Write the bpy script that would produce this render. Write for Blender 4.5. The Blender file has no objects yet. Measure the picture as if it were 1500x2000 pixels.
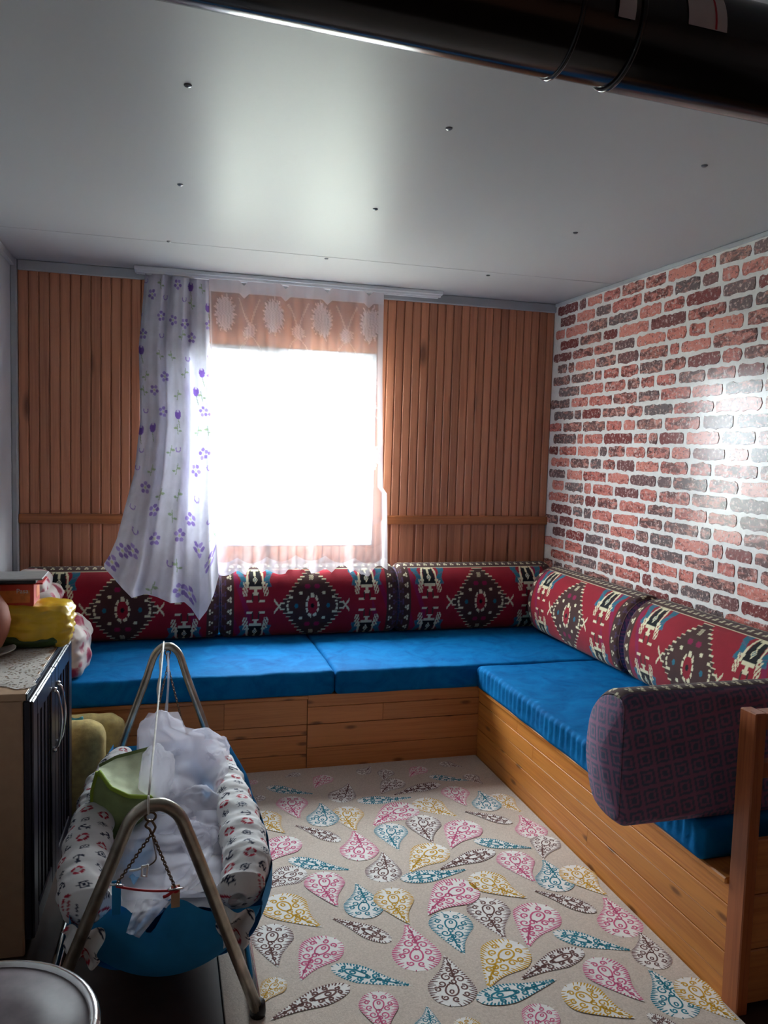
import bpy, bmesh, math, random
import numpy as np
from mathutils import Vector, Matrix, noise
random.seed(7); np.random.seed(7)
PI = math.pi
SC = bpy.context.scene
COL = SC.collection

# ------------------------------------------------------------------ camera
F_PX, YAW, PITCH, ROLL, CAM_H = 1562.8, 0.2732, 0.0801, 0.0291, 1.5
fw = Vector((math.sin(YAW)*math.cos(PITCH), math.cos(YAW)*math.cos(PITCH), -math.sin(PITCH)))
r0 = Vector((math.cos(YAW), -math.sin(YAW), 0)); u0 = r0.cross(fw)
rt = r0*math.cos(ROLL)+u0*math.sin(ROLL); up = -r0*math.sin(ROLL)+u0*math.cos(ROLL)
CAMP = Vector((0, 0, CAM_H))
cd = bpy.data.cameras.new('camera'); cam = bpy.data.objects.new('camera', cd); COL.objects.link(cam)
cd.sensor_fit = 'VERTICAL'; cd.sensor_height = 36; cd.lens = F_PX/2000*36; cd.clip_start = 0.02
cam.matrix_world = Matrix(((rt.x, up.x, -fw.x, 0), (rt.y, up.y, -fw.y, 0), (rt.z, up.z, -fw.z, CAM_H), (0, 0, 0, 1)))
SC.camera = cam
def px(x, y, ax, v):
    """photo pixel -> point on the plane coordinate[ax] == v"""
    d = fw+rt*((x-750)/F_PX)-up*((y-1000)/F_PX)
    return CAMP+d*((v-CAMP[ax])/d[ax])

# ------------------------------------------------------------------ room sizes
D, W, XL, H = 4.50, 2.302, -0.735, 2.396      # back wall y, right wall x, left wall x, ceiling z
YF = -2.6                                      # front wall behind the photographer
BX, BY = 1.506, 3.557                          # bench fronts
ZW, ZS = 0.356, 0.466                          # bench wood top, mattress top
WX0, WX1, WZ0, WZ1 = 0.075, 1.19, 0.93, 2.035  # window opening

# ------------------------------------------------------------------ light
wd = bpy.data.worlds.new('sky'); SC.world = wd; wd.use_nodes = True
bg = wd.node_tree.nodes['Background']; bg.inputs[0].default_value = (.84, .95, 1.0, 1); bg.inputs[1].default_value = 30.0   # even overcast sky
def portal(name, loc, rot, sx, sy):
    l = bpy.data.lights.new(name, 'AREA'); l.shape = 'RECTANGLE'; l.size = sx; l.size_y = sy
    l.cycles.is_portal = True
    o = bpy.data.objects.new(name, l); COL.objects.link(o); o.location = loc; o.rotation_euler = rot
portal('window_daylight', ((WX0+WX1)/2, D+0.13, (WZ0+WZ1)/2), (PI/2, 0, PI), WX1-WX0, WZ1-WZ0)
vs = SC.view_settings; vs.view_transform = 'Standard'; vs.look = 'None'; vs.gamma = 1; vs.use_curve_mapping = False
vs.exposure = 0.84

# ------------------------------------------------------------------ helpers
def srgb(r, g, b):
    f = lambda c: (c/255/12.92 if c/255 <= .04045 else ((c/255+.055)/1.055)**2.4)
    return (f(r), f(g), f(b), 1)
class NT:
    def __init__(s, name):
        s.m = bpy.data.materials.new(name); s.m.use_nodes = True; s.t = s.m.node_tree
        s.b = s.t.nodes['Principled BSDF']; s.out = s.t.nodes['Material Output']
    def n(s, typ, **kw):
        nd = s.t.nodes.new(typ)
        for k, v in kw.items():
            if k.startswith('i_'):
                key = k[2:]; key = int(key) if key.isdigit() else key.replace('_', ' ')
                nd.inputs[key].default_value = v
            else: setattr(nd, k, v)
        return nd
    def l(s, a, b): s.t.links.new(a, b)
    def ramp(s, fac, stops, interp='LINEAR'):
        r = s.n('ShaderNodeValToRGB'); r.color_ramp.interpolation = interp
        e = r.color_ramp.elements
        while len(e) < len(stops): e.new(0.5)
        for el, (p, c) in zip(e, stops): el.position = p; el.color = c
        s.l(fac, r.inputs[0]); return r.outputs[0]
    def mix(s, fac, a, b, mode='MIX'):
        m = s.n('ShaderNodeMix', data_type='RGBA', blend_type=mode)
        for sock, v in ((m.inputs[0], fac), (m.inputs[6], a), (m.inputs[7], b)):
            if hasattr(v, 'links'): s.l(v, sock)
            else: sock.default_value = v
        return m.outputs[2]
    def noise(s, scale, detail=3, vec=None, rough=.5, dist=0.0):
        n = s.n('ShaderNodeTexNoise'); n.inputs['Scale'].default_value = scale; n.inputs['Detail'].default_value = detail
        n.inputs['Roughness'].default_value = rough; n.inputs['Distortion'].default_value = dist
        if vec: s.l(vec, n.inputs['Vector'])
        return n.outputs['Fac']
    def coords(s, scale=(1, 1, 1), rnd=True):
        tc = s.n('ShaderNodeTexCoord'); mp = s.n('ShaderNodeMapping'); mp.inputs['Scale'].default_value = scale
        s.l(tc.outputs['Object'], mp.inputs['Vector'])
        if rnd:
            oi = s.n('ShaderNodeObjectInfo'); s.rand = oi.outputs['Random']
            c = s.n('ShaderNodeCombineXYZ'); m = s.n('ShaderNodeMath', operation='MULTIPLY'); m.inputs[1].default_value = 37.0
            s.l(oi.outputs['Random'], m.inputs[0])
            for k in range(3): s.l(m.outputs[0], c.inputs[k])
            s.l(c.outputs[0], mp.inputs['Location'])
        return mp.outputs[0]
    def bump(s, h, strength=.2, dist=.01):
        b = s.n('ShaderNodeBump'); b.inputs['Strength'].default_value = strength; b.inputs['Distance'].default_value = dist
        s.l(h, b.inputs['Height']); s.l(b.outputs[0], s.b.inputs['Normal'])
    def set(s, col=None, rough=None, metal=None, spec=None, **kw):
        if col is not None:
            if hasattr(col, 'links'): s.l(col, s.b.inputs['Base Color'])
            else: s.b.inputs['Base Color'].default_value = col
        if rough is not None: s.b.inputs['Roughness'].default_value = rough
        if metal is not None: s.b.inputs['Metallic'].default_value = metal
        if spec is not None: s.b.inputs['Specular IOR Level'].default_value = spec
        for k, v in kw.items(): s.b.inputs[k.replace('_', ' ')].default_value = v
        return s.m
def simple(name, rgb, rough=.6, metal=0, var=.12, scale=30, bump=0.0, **kw):
    t = NT(name); v = t.coords()
    c = srgb(*rgb); d = tuple(x*(1-var) for x in c[:3])+(1,); e = tuple(min(1, x*(1+var)) for x in c[:3])+(1,)
    nz = t.noise(scale, 4, v)
    col = t.ramp(nz, [(.3, d), (.7, e)])
    if bump: t.bump(nz, bump, .004)
    return t.set(col, rough, metal, **kw)
def wood(name, axis, light, dark, rough=.4, grain=1.0, knots=1.0, randv=.25):
    """planks / slats: grain stretched along the given axis, tone varied per piece"""
    t = NT(name); sc = [62*grain]*3; sc[axis] = 1.6*grain
    v = t.coords(tuple(sc))
    n1 = t.noise(1.0, 5, v, .6, 1.2)
    col = t.ramp(n1, [(.28, srgb(*dark)), (.52, srgb(*light)), (.8, tuple(min(1, x*1.12) for x in srgb(*light)[:3])+(1,))])
    if knots:
        sep = t.n('ShaderNodeSeparateXYZ'); cb = t.n('ShaderNodeCombineXYZ'); mp = t.n('ShaderNodeMapping'); mp.inputs['Scale'].default_value = (2.6, 7.5, 0)
        t.l(t.t.nodes['Texture Coordinate'].outputs['Object'], sep.inputs[0])
        cross = {0: 2, 1: 2, 2: 0}[axis]
        t.l(sep.outputs[axis], cb.inputs[0]); t.l(sep.outputs[cross], cb.inputs[1]); t.l(cb.outputs[0], mp.inputs['Vector'])
        cmb = [n for n in t.t.nodes if n.type == 'COMBXYZ' and n != cb][0]; t.l(cmb.outputs[0], mp.inputs['Location'])
        vo = t.n('ShaderNodeTexVoronoi', voronoi_dimensions='2D'); vo.inputs['Scale'].default_value = knots; t.l(mp.outputs[0], vo.inputs['Vector'])
        k = t.ramp(vo.outputs['Distance'], [(.03, (.85, .85, .85, 1)), (.085, (0, 0, 0, 1))])
        col = t.mix(k, col, tuple(x*.35 for x in srgb(*dark)[:3])+(1,))
    mr = t.n('ShaderNodeMapRange'); mr.inputs['To Min'].default_value = 1-randv; mr.inputs['To Max'].default_value = 1+randv*.5
    t.l(t.rand, mr.inputs['Value'])
    cc = t.n('ShaderNodeCombineColor')
    for k in range(3): t.l(mr.outputs[0], cc.inputs[k])
    col = t.mix(1.0, col, cc.outputs[0], 'MULTIPLY')
    t.bump(n1, .12, .003)
    return t.set(col, rough)
def vcol_mat(name, rough=.85, attr='print', sheen=0.0, bump=.0, bscale=400, translucent=0.0):
    t = NT(name); a = t.n('ShaderNodeVertexColor', layer_name=attr)
    v = t.coords(); nz = t.noise(14, 4, v)
    sh = t.ramp(nz, [(.3, (.82, .82, .82, 1)), (.7, (1, 1, 1, 1))])
    col = t.mix(1.0, a.outputs[0], sh, 'MULTIPLY')
    t.set(col, rough, spec=.25)
    if sheen: t.b.inputs['Sheen Weight'].default_value = sheen
    if bump: t.bump(t.noise(bscale, 2, v), bump, .002)
    if translucent:
        tr = t.n('ShaderNodeBsdfTranslucent'); t.l(col, tr.inputs[0])
        mx = t.n('ShaderNodeMixShader'); mx.inputs[0].default_value = translucent
        t.l(t.b.outputs[0], mx.inputs[1]); t.l(tr.outputs[0], mx.inputs[2]); t.l(mx.outputs[0], t.out.inputs[0])
    return t.m

def link(name, me, mat, parent=None, loc=None, rot=None, smooth=False):
    o = bpy.data.objects.new(name, me); COL.objects.link(o)
    if mat is not None and len(me.materials) == 0:
        for m in (mat if isinstance(mat, (list, tuple)) else [mat]): me.materials.append(m)
    if smooth: me.polygons.foreach_set('use_smooth', [True]*len(me.polygons))
    if parent: o.parent = parent
    if loc is not None: o.location = loc
    if rot is not None: o.rotation_euler = rot
    return o
def wpos(o):
    p = Vector(o.location)
    return p+wpos(o.parent) if o.parent else p
def obj(name, vf, mat, parent=None, smooth=False, base=False, autosmooth=None):
    """verts given in WORLD coordinates; the origin goes to the middle (or the base), the object under its parent"""
    v, f = vf
    v = np.array(v, float).reshape(-1, 3)
    c = (v.min(0)+v.max(0))/2
    if base: c[2] = v[:, 2].min()
    me = bpy.data.meshes.new(name); me.from_pydata((v-c).tolist(), [], [list(map(int, q)) for q in f]); me.update()
    o = link(name, me, mat, parent, smooth=smooth)
    o.location = Vector(c)-(wpos(parent) if parent else Vector())
    if autosmooth: 
        me.polygons.foreach_set('use_smooth', [True]*len(me.polygons)); me.set_sharp_from_angle(angle=autosmooth)
    return o
def setcol(o, cols, attr='print'):
    a = o.data.color_attributes.new(attr, 'FLOAT_COLOR', 'POINT')
    c = np.ones((len(o.data.vertices), 4)); c[:, :3] = cols[:, :3]
    a.data.foreach_set('color', c.ravel())
def thing(name, label, cat, loc, group=None):
    o = bpy.data.objects.new(name, None); COL.objects.link(o); o.location = loc; o.empty_display_size = .1
    return tag(o, label, cat, group)
def tag(o, label, cat, group=None):
    o['label'] = label; o['category'] = cat
    if group: o['group'] = group
    return o
def struct(o): o['kind'] = 'structure'; return o
def join(*vfs):
    V, Fc, n = [], [], 0
    for v, f in vfs:
        v = np.array(v, float).reshape(-1, 3); V.append(v); Fc += [[i+n for i in q] for q in f]; n += len(v)
    return np.concatenate(V), Fc
def box(x0, x1, y0, y1, z0, z1):
    v = [(x, y, z) for x in (x0, x1) for y in (y0, y1) for z in (z0, z1)]
    return v, [(0, 1, 3, 2), (4, 6, 7, 5), (0, 4, 5, 1), (2, 3, 7, 6), (0, 2, 6, 4), (1, 5, 7, 3)]
def bbox(x0, x1, y0, y1, z0, z1, b=.004, seg=1):
    """bevelled box"""
    bm = bmesh.new(); v, f = box(x0, x1, y0, y1, z0, z1)
    vs_ = [bm.verts.new(p) for p in v]
    for q in f: bm.faces.new([vs_[i] for i in q])
    bmesh.ops.bevel(bm, geom=list(bm.edges), offset=b, segments=seg, profile=.5, affect='EDGES')
    bm.verts.index_update()
    r = ([tuple(p.co) for p in bm.verts], [[p.index for p in q.verts] for q in bm.faces]); bm.free(); return r
def axis_pts(h, r, n, k):
    a = np.linspace(-(h-r), h-r, n) if h-r > 1e-6 else np.array([0.0])
    e = np.array([math.tan(PI/4*i/k)*r for i in range(1, k+1)])
    return np.concatenate([-(h-r)-e[::-1], a, (h-r)+e])
def rbox(cx, cy, cz, sx, sy, sz, r, n=(2, 2, 2), k=3, disp=None):
    """rounded box / cushion on a cube grid"""
    hs = np.array([sx, sy, sz])/2; r = min(r, *(hs-1e-4))
    A = [axis_pts(hs[i], r, n[i], k) for i in range(3)]
    idx = {}; V = []; Fc = []
    def vid(p):
        key = tuple(np.round(p, 6))
        if key not in idx: idx[key] = len(V); V.append(p)
        return idx[key]
    for ax in range(3):
        b, c = (ax+1) % 3, (ax+2) % 3
        for s in (-1, 1):
            g = np.empty((len(A[b]), len(A[c])), int)
            for i, bv in enumerate(A[b]):
                for j, cv in enumerate(A[c]):
                    p = np.zeros(3); p[ax] = s*hs[ax]; p[b] = bv; p[c] = cv; g[i, j] = vid(p)
            for i in range(len(A[b])-1):
                for j in range(len(A[c])-1):
                    q = [g[i, j], g[i+1, j], g[i+1, j+1], g[i, j+1]]
                    Fc.append(q if s > 0 else q[::-1])
    P = np.array(V); Q = np.clip(P, -(hs-r), hs-r); d = P-Q
    L = np.linalg.norm(d, axis=1, keepdims=True); L[L < 1e-9] = 1
    P = Q+d/L*r
    if disp: P = np.array([disp(p) for p in P])
    return P+np.array([cx, cy, cz]), Fc
def frames(pts):
    pts = [Vector(p) for p in pts]; T = []
    for i in range(len(pts)):
        a = pts[max(i-1, 0)]; b = pts[min(i+1, len(pts)-1)]; T.append((b-a).normalized())
    n = T[0].orthogonal().normalized(); N = []
    for t in T:
        n = (n-t*n.dot(t)).normalized(); N.append(n)
    return pts, T, N
def tube(pts, r, seg=10, closed=False, caps=True):
    pts = [Vector(p) for p in pts]
    if closed: pts = pts+[pts[0]]
    pts, T, N = frames(pts); V = []; Fc = []
    for i, p in enumerate(pts):
        ri = r[i] if isinstance(r, (list, tuple, np.ndarray)) else r
        b = T[i].cross(N[i])
        for k in range(seg):
            a = 2*PI*k/seg; V.append(tuple(p+(N[i]*math.cos(a)+b*math.sin(a))*ri))
    for i in range(len(pts)-1):
        for k in range(seg):
            Fc.append((i*seg+k, i*seg+(k+1) % seg, (i+1)*seg+(k+1) % seg, (i+1)*seg+k))
    if caps and not closed:
        Fc.append(list(range(seg))[::-1]); m = (len(pts)-1)*seg; Fc.append([m+k for k in range(seg)])
    return V, Fc
def spline(ctrl, n=8):
    P = [Vector(p) for p in ctrl]; P = [P[0]*2-P[1]]+P+[P[-1]*2-P[-2]]; out = []
    for i in range(1, len(P)-2):
        for k in range(n):
            t = k/n; a, b, c, d = P[i-1], P[i], P[i+1], P[i+2]
            out.append(.5*((2*b)+(c-a)*t+(2*a-5*b+4*c-d)*t*t+(3*b-a-3*c+d)*t**3))
    out.append(P[-2]); return out
def lathe(prof, cx, cy, seg=32):
    V = []; Fc = []
    for r, z in prof:
        for k in range(seg): a = 2*PI*k/seg; V.append((cx+r*math.cos(a), cy+r*math.sin(a), z))
    for i in range(len(prof)-1):
        for k in range(seg): Fc.append((i*seg+k, i*seg+(k+1) % seg, (i+1)*seg+(k+1) % seg, (i+1)*seg+k))
    return V, Fc
def grid(nu, nv, fn):
    V = [fn(i/(nu-1), j/(nv-1)) for j in range(nv) for i in range(nu)]
    return V, [(j*nu+i, j*nu+i+1, (j+1)*nu+i+1, (j+1)*nu+i) for j in range(nv-1) for i in range(nu-1)]
def interp(pts, t):
    """piecewise-linear through [(t, value...)]"""
    P = np.array(pts, float)
    return [float(np.interp(t, P[:, 0], P[:, k])) for k in range(1, P.shape[1])]
def nz3(x, y, z, s=1.0): return noise.noise(Vector((x*s, y*s, z*s)))

# ------------------------------------------------------------------ materials
M = {}
M['slat'] = wood('slat_wood', 2, (200, 134, 100), (178, 112, 82), .36, .8, .35, .16)
M['rail'] = wood('rail_wood', 0, (190, 118, 72), (152, 88, 50), .34, .8, False, .1)
M['plank_x'] = wood('bench_pine_x', 0, (206, 136, 78), (184, 110, 60), .38, .9, .9, .14)
M['plank_y'] = wood('bench_pine_y', 1, (220, 142, 66), (198, 114, 50), .38, .9, .9, .14)
M['post'] = wood('post_pine', 2, (176, 100, 56), (134, 68, 36), .4, .9, False, .1)
def ceil_mat():
    t = NT('satin_ceiling_panel'); return t.set(srgb(184, 185, 188), .40, spec=.20)
M['ceiling'] = ceil_mat()
M['paint'] = simple('pale_grey_paint', (205, 207, 210), .6, 0, .04, 6)
M['earth'] = simple('grassy_earth', (150, 150, 136), .95, 0, .15, 3)
M['trim'] = simple('grey_trim', (178, 182, 186), .45, 0, .05, 8)
M['floor'] = simple('dark_floor_boards', (70, 48, 40), .5, 0, .2, 14)
M['mortar'] = simple('printed_white_mortar', (226, 222, 218), .2, 0, .06, 60, bump=.03, spec=.3)
def brick_mat():
    t = NT('printed_weathered_brick'); v = t.coords((1, 1, 1)); rnd = t.rand
    base = t.ramp(rnd, [(0, srgb(214, 140, 126)), (.3, srgb(200, 116, 106)), (.55, srgb(208, 146, 132)), (.8, srgb(186, 126, 122)), (1, srgb(204, 128, 114))])
    dark = t.ramp(rnd, [(0, srgb(122, 58, 54)), (.4, srgb(104, 68, 66)), (.7, srgb(108, 98, 98)), (1, srgb(132, 62, 60))])
    mp = t.n('ShaderNodeMapping'); mp.inputs['Scale'].default_value = (10, 10, 26); t.l(v, mp.inputs['Vector'])
    n1 = t.noise(1.6, 5, mp.outputs[0], .62, .8)
    off = t.n('ShaderNodeMath', operation='MULTIPLY_ADD'); off.inputs[1].default_value = .34; off.inputs[2].default_value = -.15
    t.l(rnd, off.inputs[0]); ad = t.n('ShaderNodeMath', operation='ADD'); t.l(n1, ad.inputs[0]); t.l(off.outputs[0], ad.inputs[1])
    m1 = t.ramp(ad.outputs[0], [(.40, (0, 0, 0, 1)), (.57, (1, 1, 1, 1))])
    c = t.mix(m1, base, dark)
    n2 = t.noise(60, 4, v, .7)
    m2 = t.ramp(n2, [(.54, (0, 0, 0, 1)), (.64, (1, 1, 1, 1))]); c = t.mix(m2, c, srgb(214, 184, 176))
    n3 = t.noise(90, 3, v, .6); m3 = t.ramp(n3, [(.60, (0, 0, 0, 1)), (.68, (1, 1, 1, 1))]); c = t.mix(m3, c, srgb(74, 52, 50))
    return t.set(c, .2, spec=.3)
M['brick'] = brick_mat()
def blue_mat():
    t = NT('blue_velvet'); v = t.coords((3, 3, 3))
    n1 = t.noise(2.2, 5, v, .6, 1.5)
    col = t.ramp(n1, [(.3, srgb(0, 84, 140)), (.5, srgb(1, 101, 160)), (.72, srgb(4, 114, 174))])
    t.bump(t.noise(9, 4, v), .25, .01)
    t.set(col, .8, spec=.08); t.b.inputs['Sheen Weight'].default_value = .05; t.b.inputs['Sheen Tint'].default_value = srgb(20, 140, 220)
    return t.m
M['blue'] = blue_mat()
M['kilim'] = vcol_mat('kilim_weave', .9, sheen=.1, bump=.25)
M['floral'] = vcol_mat('floral_curtain_cloth', .9, translucent=.08)
M['nautical'] = vcol_mat('nautical_cotton', .9, bump=.15, bscale=60)
M['pvc'] = simple('white_pvc', (230, 234, 238), .3, 0, .02, 5)
M['plastic_white'] = simple('white_plastic', (235, 235, 232), .4, 0, .03, 9)
M['chrome'] = simple('chromed_steel', (215, 216, 218), .16, 1.0, .06, 30)
M['aged_steel'] = simple('aged_steel_tube', (168, 160, 146), .34, .85, .3, 22, bump=.1)
M['rust_chain'] = simple('dull_chain_steel', (120, 98, 82), .45, .9, .3, 60)
M['screw'] = simple('screw_zinc', (120, 122, 124), .35, .9, .1, 40)
M['seam'] = simple('panel_joint_backing', (184, 185, 188), .7)
M['stovepipe'] = simple('black_enamel_pipe', (20, 18, 18), .16, 0, .2, 12, spec=.5)
M['paper'] = simple('pipe_paper_label', (196, 186, 188), .6, 0, .06, 30)
M['label_red'] = simple('label_red_line', (176, 40, 56), .6)
M['carcass'] = simple('beige_melamine', (186, 152, 120), .5, 0, .06, 30)
M['door'] = simple('dark_blue_door_foil', (40, 38, 50), .28, 0, .1, 8)
M['blue_cradle'] = simple('blue_cradle_cloth', (18, 128, 186), .85, 0, .12, 14, bump=.1)
M['sheet'] = simple('white_cotton_sheet', (214, 212, 214), .9, 0, .06, 20, bump=.2)
M['patch'] = simple('pale_blue_cloth', (110, 158, 200), .9, 0, .12, 16)
M['green_pale'] = simple('pale_sage_fleece', (190, 198, 164), .95, 0, .12, 20, bump=.2)
M['green'] = simple('pale_green_fleece', (146, 162, 104), .95, 0, .14, 26, bump=.2)
M['lime'] = simple('lime_piping', (150, 176, 50), .8, 0, .1, 30)
M['olive'] = simple('olive_beige_plush', (176, 156, 100), .95, 0, .22, 40, bump=.5)
M['teal'] = simple('teal_cloth', (92, 168, 186), .9, 0, .2, 60)
M['rope'] = simple('white_cord', (226, 222, 214), .9)
M['ribbon'] = simple('red_ribbon', (186, 26, 40), .6)
M['bag'] = simple('yellow_plastic_bag', (216, 178, 44), .28, 0, .25, 9, bump=.4)
M['green_inside'] = simple('dark_green_bag_band', (58, 84, 38), .4, 0, .2, 16)
M['redbox'] = simple('red_orange_card', (206, 66, 44), .5, 0, .18, 12)
M['redlid'] = simple('bright_red_card', (222, 52, 48), .45, 0, .08, 20)
M['orange_print'] = simple('orange_box_print', (222, 128, 60), .5, 0, .2, 40)
M['black'] = simple('black_plastic', (26, 24, 26), .35)
M['tray'] = simple('grey_tray_top', (150, 148, 146), .4)
M['clay'] = simple('terracotta', (186, 118, 96), .7, 0, .1, 12)
M['china'] = simple('white_china', (222, 216, 208), .25, 0, .04, 10)
M['stool_vinyl'] = simple('grey_speckled_vinyl', (92, 78, 82), .5, 0, .3, 30)
M['stool_edge'] = simple('chrome_band', (214, 214, 214), .2, 1, .05, 20)
def lace_mat():
    t = NT('doily_lace'); v = t.coords(rnd=False)
    vo = t.n('ShaderNodeTexVoronoi'); vo.inputs['Scale'].default_value = 90; t.l(v, vo.inputs['Vector'])
    f = t.ramp(vo.outputs['Distance'], [(.25, (0, 0, 0, 1)), (.4, (1, 1, 1, 1))])
    t.set(srgb(206, 198, 188), .9); tr = t.n('ShaderNodeBsdfTransparent'); mx = t.n('ShaderNodeMixShader')
    t.l(f, mx.inputs[0]); t.l(tr.outputs[0], mx.inputs[1]); t.l(t.b.outputs[0], mx.inputs[2]); t.l(mx.outputs[0], t.out.inputs[0])
    return t.m
M['lace'] = lace_mat()
def sheer_mat(name, col, attr=None, dens=.3, trl=.5):
    t = NT(name); tr = t.n('ShaderNodeBsdfTransparent'); tl = t.n('ShaderNodeBsdfTranslucent'); df = t.n('ShaderNodeBsdfDiffuse')
    tl.inputs[0].default_value = col; df.inputs[0].default_value = col
    m1 = t.n('ShaderNodeMixShader'); m1.inputs[0].default_value = trl; t.l(df.outputs[0], m1.inputs[1]); t.l(tl.outputs[0], m1.inputs[2])
    m2 = t.n('ShaderNodeMixShader'); t.l(tr.outputs[0], m2.inputs[1]); t.l(m1.outputs[0], m2.inputs[2])
    if attr:
        a = t.n('ShaderNodeVertexColor', layer_name=attr); s = t.n('ShaderNodeSeparateColor'); t.l(a.outputs[0], s.inputs[0]); t.l(s.outputs[0], m2.inputs[0])
    else: m2.inputs[0].default_value = dens
    t.l(m2.outputs[0], t.out.inputs[0]); t.t.nodes.remove(t.b); return t.m
M['sheer'] = sheer_mat('sheer_voile', srgb(246, 240, 244), 'dens', trl=.10)
M['tulle'] = sheer_mat('white_tulle', srgb(240, 238, 248), None, .42, .45)
def glass_mat():
    t = NT('window_glass'); tr = t.n('ShaderNodeBsdfTransparent'); g = t.n('ShaderNodeBsdfGlossy'); g.inputs['Roughness'].default_value = .02
    mx = t.n('ShaderNodeMixShader'); mx.inputs[0].default_value = .05
    t.l(tr.outputs[0], mx.inputs[1]); t.l(g.outputs[0], mx.inputs[2]); t.l(mx.outputs[0], t.out.inputs[0]); t.t.nodes.remove(t.b); return t.m
M['glass'] = glass_mat()
def bundle_mat():
    t = NT('floral_quilt_cloth'); v = t.coords(rnd=False)
    vo = t.n('ShaderNodeTexVoronoi'); vo.inputs['Scale'].default_value = 13; t.l(v, vo.inputs['Vector'])
    w = t.noise(34, 3, v); ad = t.n('ShaderNodeMath', operation='MULTIPLY_ADD'); ad.inputs[1].default_value = .5
    t.l(w, ad.inputs[0]); t.l(vo.outputs['Distance'], ad.inputs[2])
    c = t.ramp(ad.outputs[0], [(.50, srgb(150, 46, 70)), (.62, srgb(184, 108, 122)), (.72, srgb(206, 194, 188))])
    t.set(c, .55, spec=.3); return t.m
M['bundle'] = bundle_mat()

# ------------------------------------------------------------------ room shell
TH = .12
floor = struct(obj('floor', box(XL-TH, W+TH, YF-TH, D+TH, -.1, 0), M['floor']))
wb = join(box(XL-TH, W+TH, D, D+TH, 0, WZ0), box(XL-TH, W+TH, D, D+TH, WZ1, H+.1), box(XL-TH, WX0, D, D+TH, WZ0, WZ1), box(WX1, W+TH, D, D+TH, WZ0, WZ1))
wall_back = struct(obj('wall_back', wb, M['slat']))
wall_right = struct(obj('wall_right', box(W, W+TH, YF-TH, D, 0, H+.1), M['mortar']))
wall_left = struct(obj('wall_left', box(XL-TH, XL, YF-TH, D, 0, H+.1), M['paint']))
wall_front = struct(obj('wall_front', box(XL, W, YF-TH, YF, 0, H+.1), M['slat']))
ground = struct(obj('ground', box(-30, 30, D+TH+.05, 60, -.42, -.32), M['earth']))
# ceiling: two panels with an open joint and screws
YJ = px(640, 502, 2, H).y
ceiling = struct(obj('ceiling', box(XL-TH, W+TH, YF-TH, D+TH, H+.012, H+.1), M['seam']))
obj('ceiling_panel', bbox(XL, W, YF, YJ-.002, H, H+.014, .002), M['ceiling'], ceiling)
obj('ceiling_panel', bbox(XL, W, YJ+.002, D, H, H+.014, .002), M['ceiling'], ceiling)
scr = None
for q in [(367, 166), (877, 250), (1376, 323), (352, 360), (733, 408), (1124, 454), (330, 468), (640, 502), (958, 535)]:
    p = px(*q, 2, H)
    if q[1] > 460: p.y += .03
    if scr is None:
        scr = obj('screw', lathe([(.0005, H-.006), (.006, H-.0055), (.0095, H-.003), (.0105, H+.001)], p.x, p.y, 12), M['screw'], ceiling, autosmooth=.6)
    else:
        o = bpy.data.objects.new('screw', scr.data); COL.objects.link(o); o.parent = ceiling
        o.location = Vector((p.x, p.y, wpos(scr).z))-wpos(ceiling)
# cornice strip and corner strips
struct(obj('trim_1', bbox(XL+.03, W, D-.028, D, H-.052, H-.001, .004), M['trim']))
struct(obj('trim_2', bbox(XL, XL+.028, D-.05, D, 0, H, .004), M['trim']))
struct(obj('trim_3', bbox(XL, XL+.022, YF, D-.05, H-.04, H-.001, .004), M['trim']))
struct(obj('trim_4', bbox(W-.012, W, YF, D-.028, H-.02, H-.001, .003), M['trim']))
# vertical wood slats
RZ0, RZ1 = px(560, 1023, 1, D).z, px(560, 1005, 1, D).z
pitch = .0505; n_sl = int(round((W-XL-.028)/pitch)); pitch = (W-XL-.028)/n_sl
slat_cache = {}
def slat(x, z0, z1):
    key = (round(z0, 3), round(z1, 3)); hw = pitch/2-.0012; d = .011
    if key not in slat_cache:
        h2 = (z1-z0)/2
        prof = [(-hw, 0), (-hw, -.006), (-hw+.004, -d), (hw-.006, -d), (hw-.001, -.0075), (hw, -.004), (hw, 0)]
        V = [(a, b+d/2, z) for z in (-h2, h2) for a, b in prof]; k = len(prof)
        Fc = [(i, (i+1) % k, k+(i+1) % k, k+i) for i in range(k)]+[list(range(k))[::-1], [k+i for i in range(k)]]
        me = bpy.data.meshes.new('slat'); me.from_pydata(V, [], Fc); me.materials.append(M['slat']); slat_cache[key] = me
    o = bpy.data.objects.new('slat', slat_cache[key]); COL.objects.link(o); o.parent = wall_back
    o.location = Vector((x, D-d/2, (z0+z1)/2))-wpos(wall_back)
for i in range(n_sl):
    x = XL+.028+(i+.5)*pitch
    inside = WX0-.02 < x < WX1+.02
    if inside:
        slat(x, WZ1+.002, H-.03); slat(x, .30, WZ0-.002)
    else:
        slat(x, RZ1-.01, H-.03)
        slat(x+(.006 if i % 3 else -.004) if .03 < i/n_sl < .97 else x, .30, RZ0+.01)
for a, b in ((XL+.028, WX0-.02), (WX1+.05, W-.002)):
    struct(obj('trim_5' if a < 0 else 'trim_6', bbox(a, b, D-.034, D-.010, RZ0, RZ1, .006, 2), M['rail']))

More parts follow.
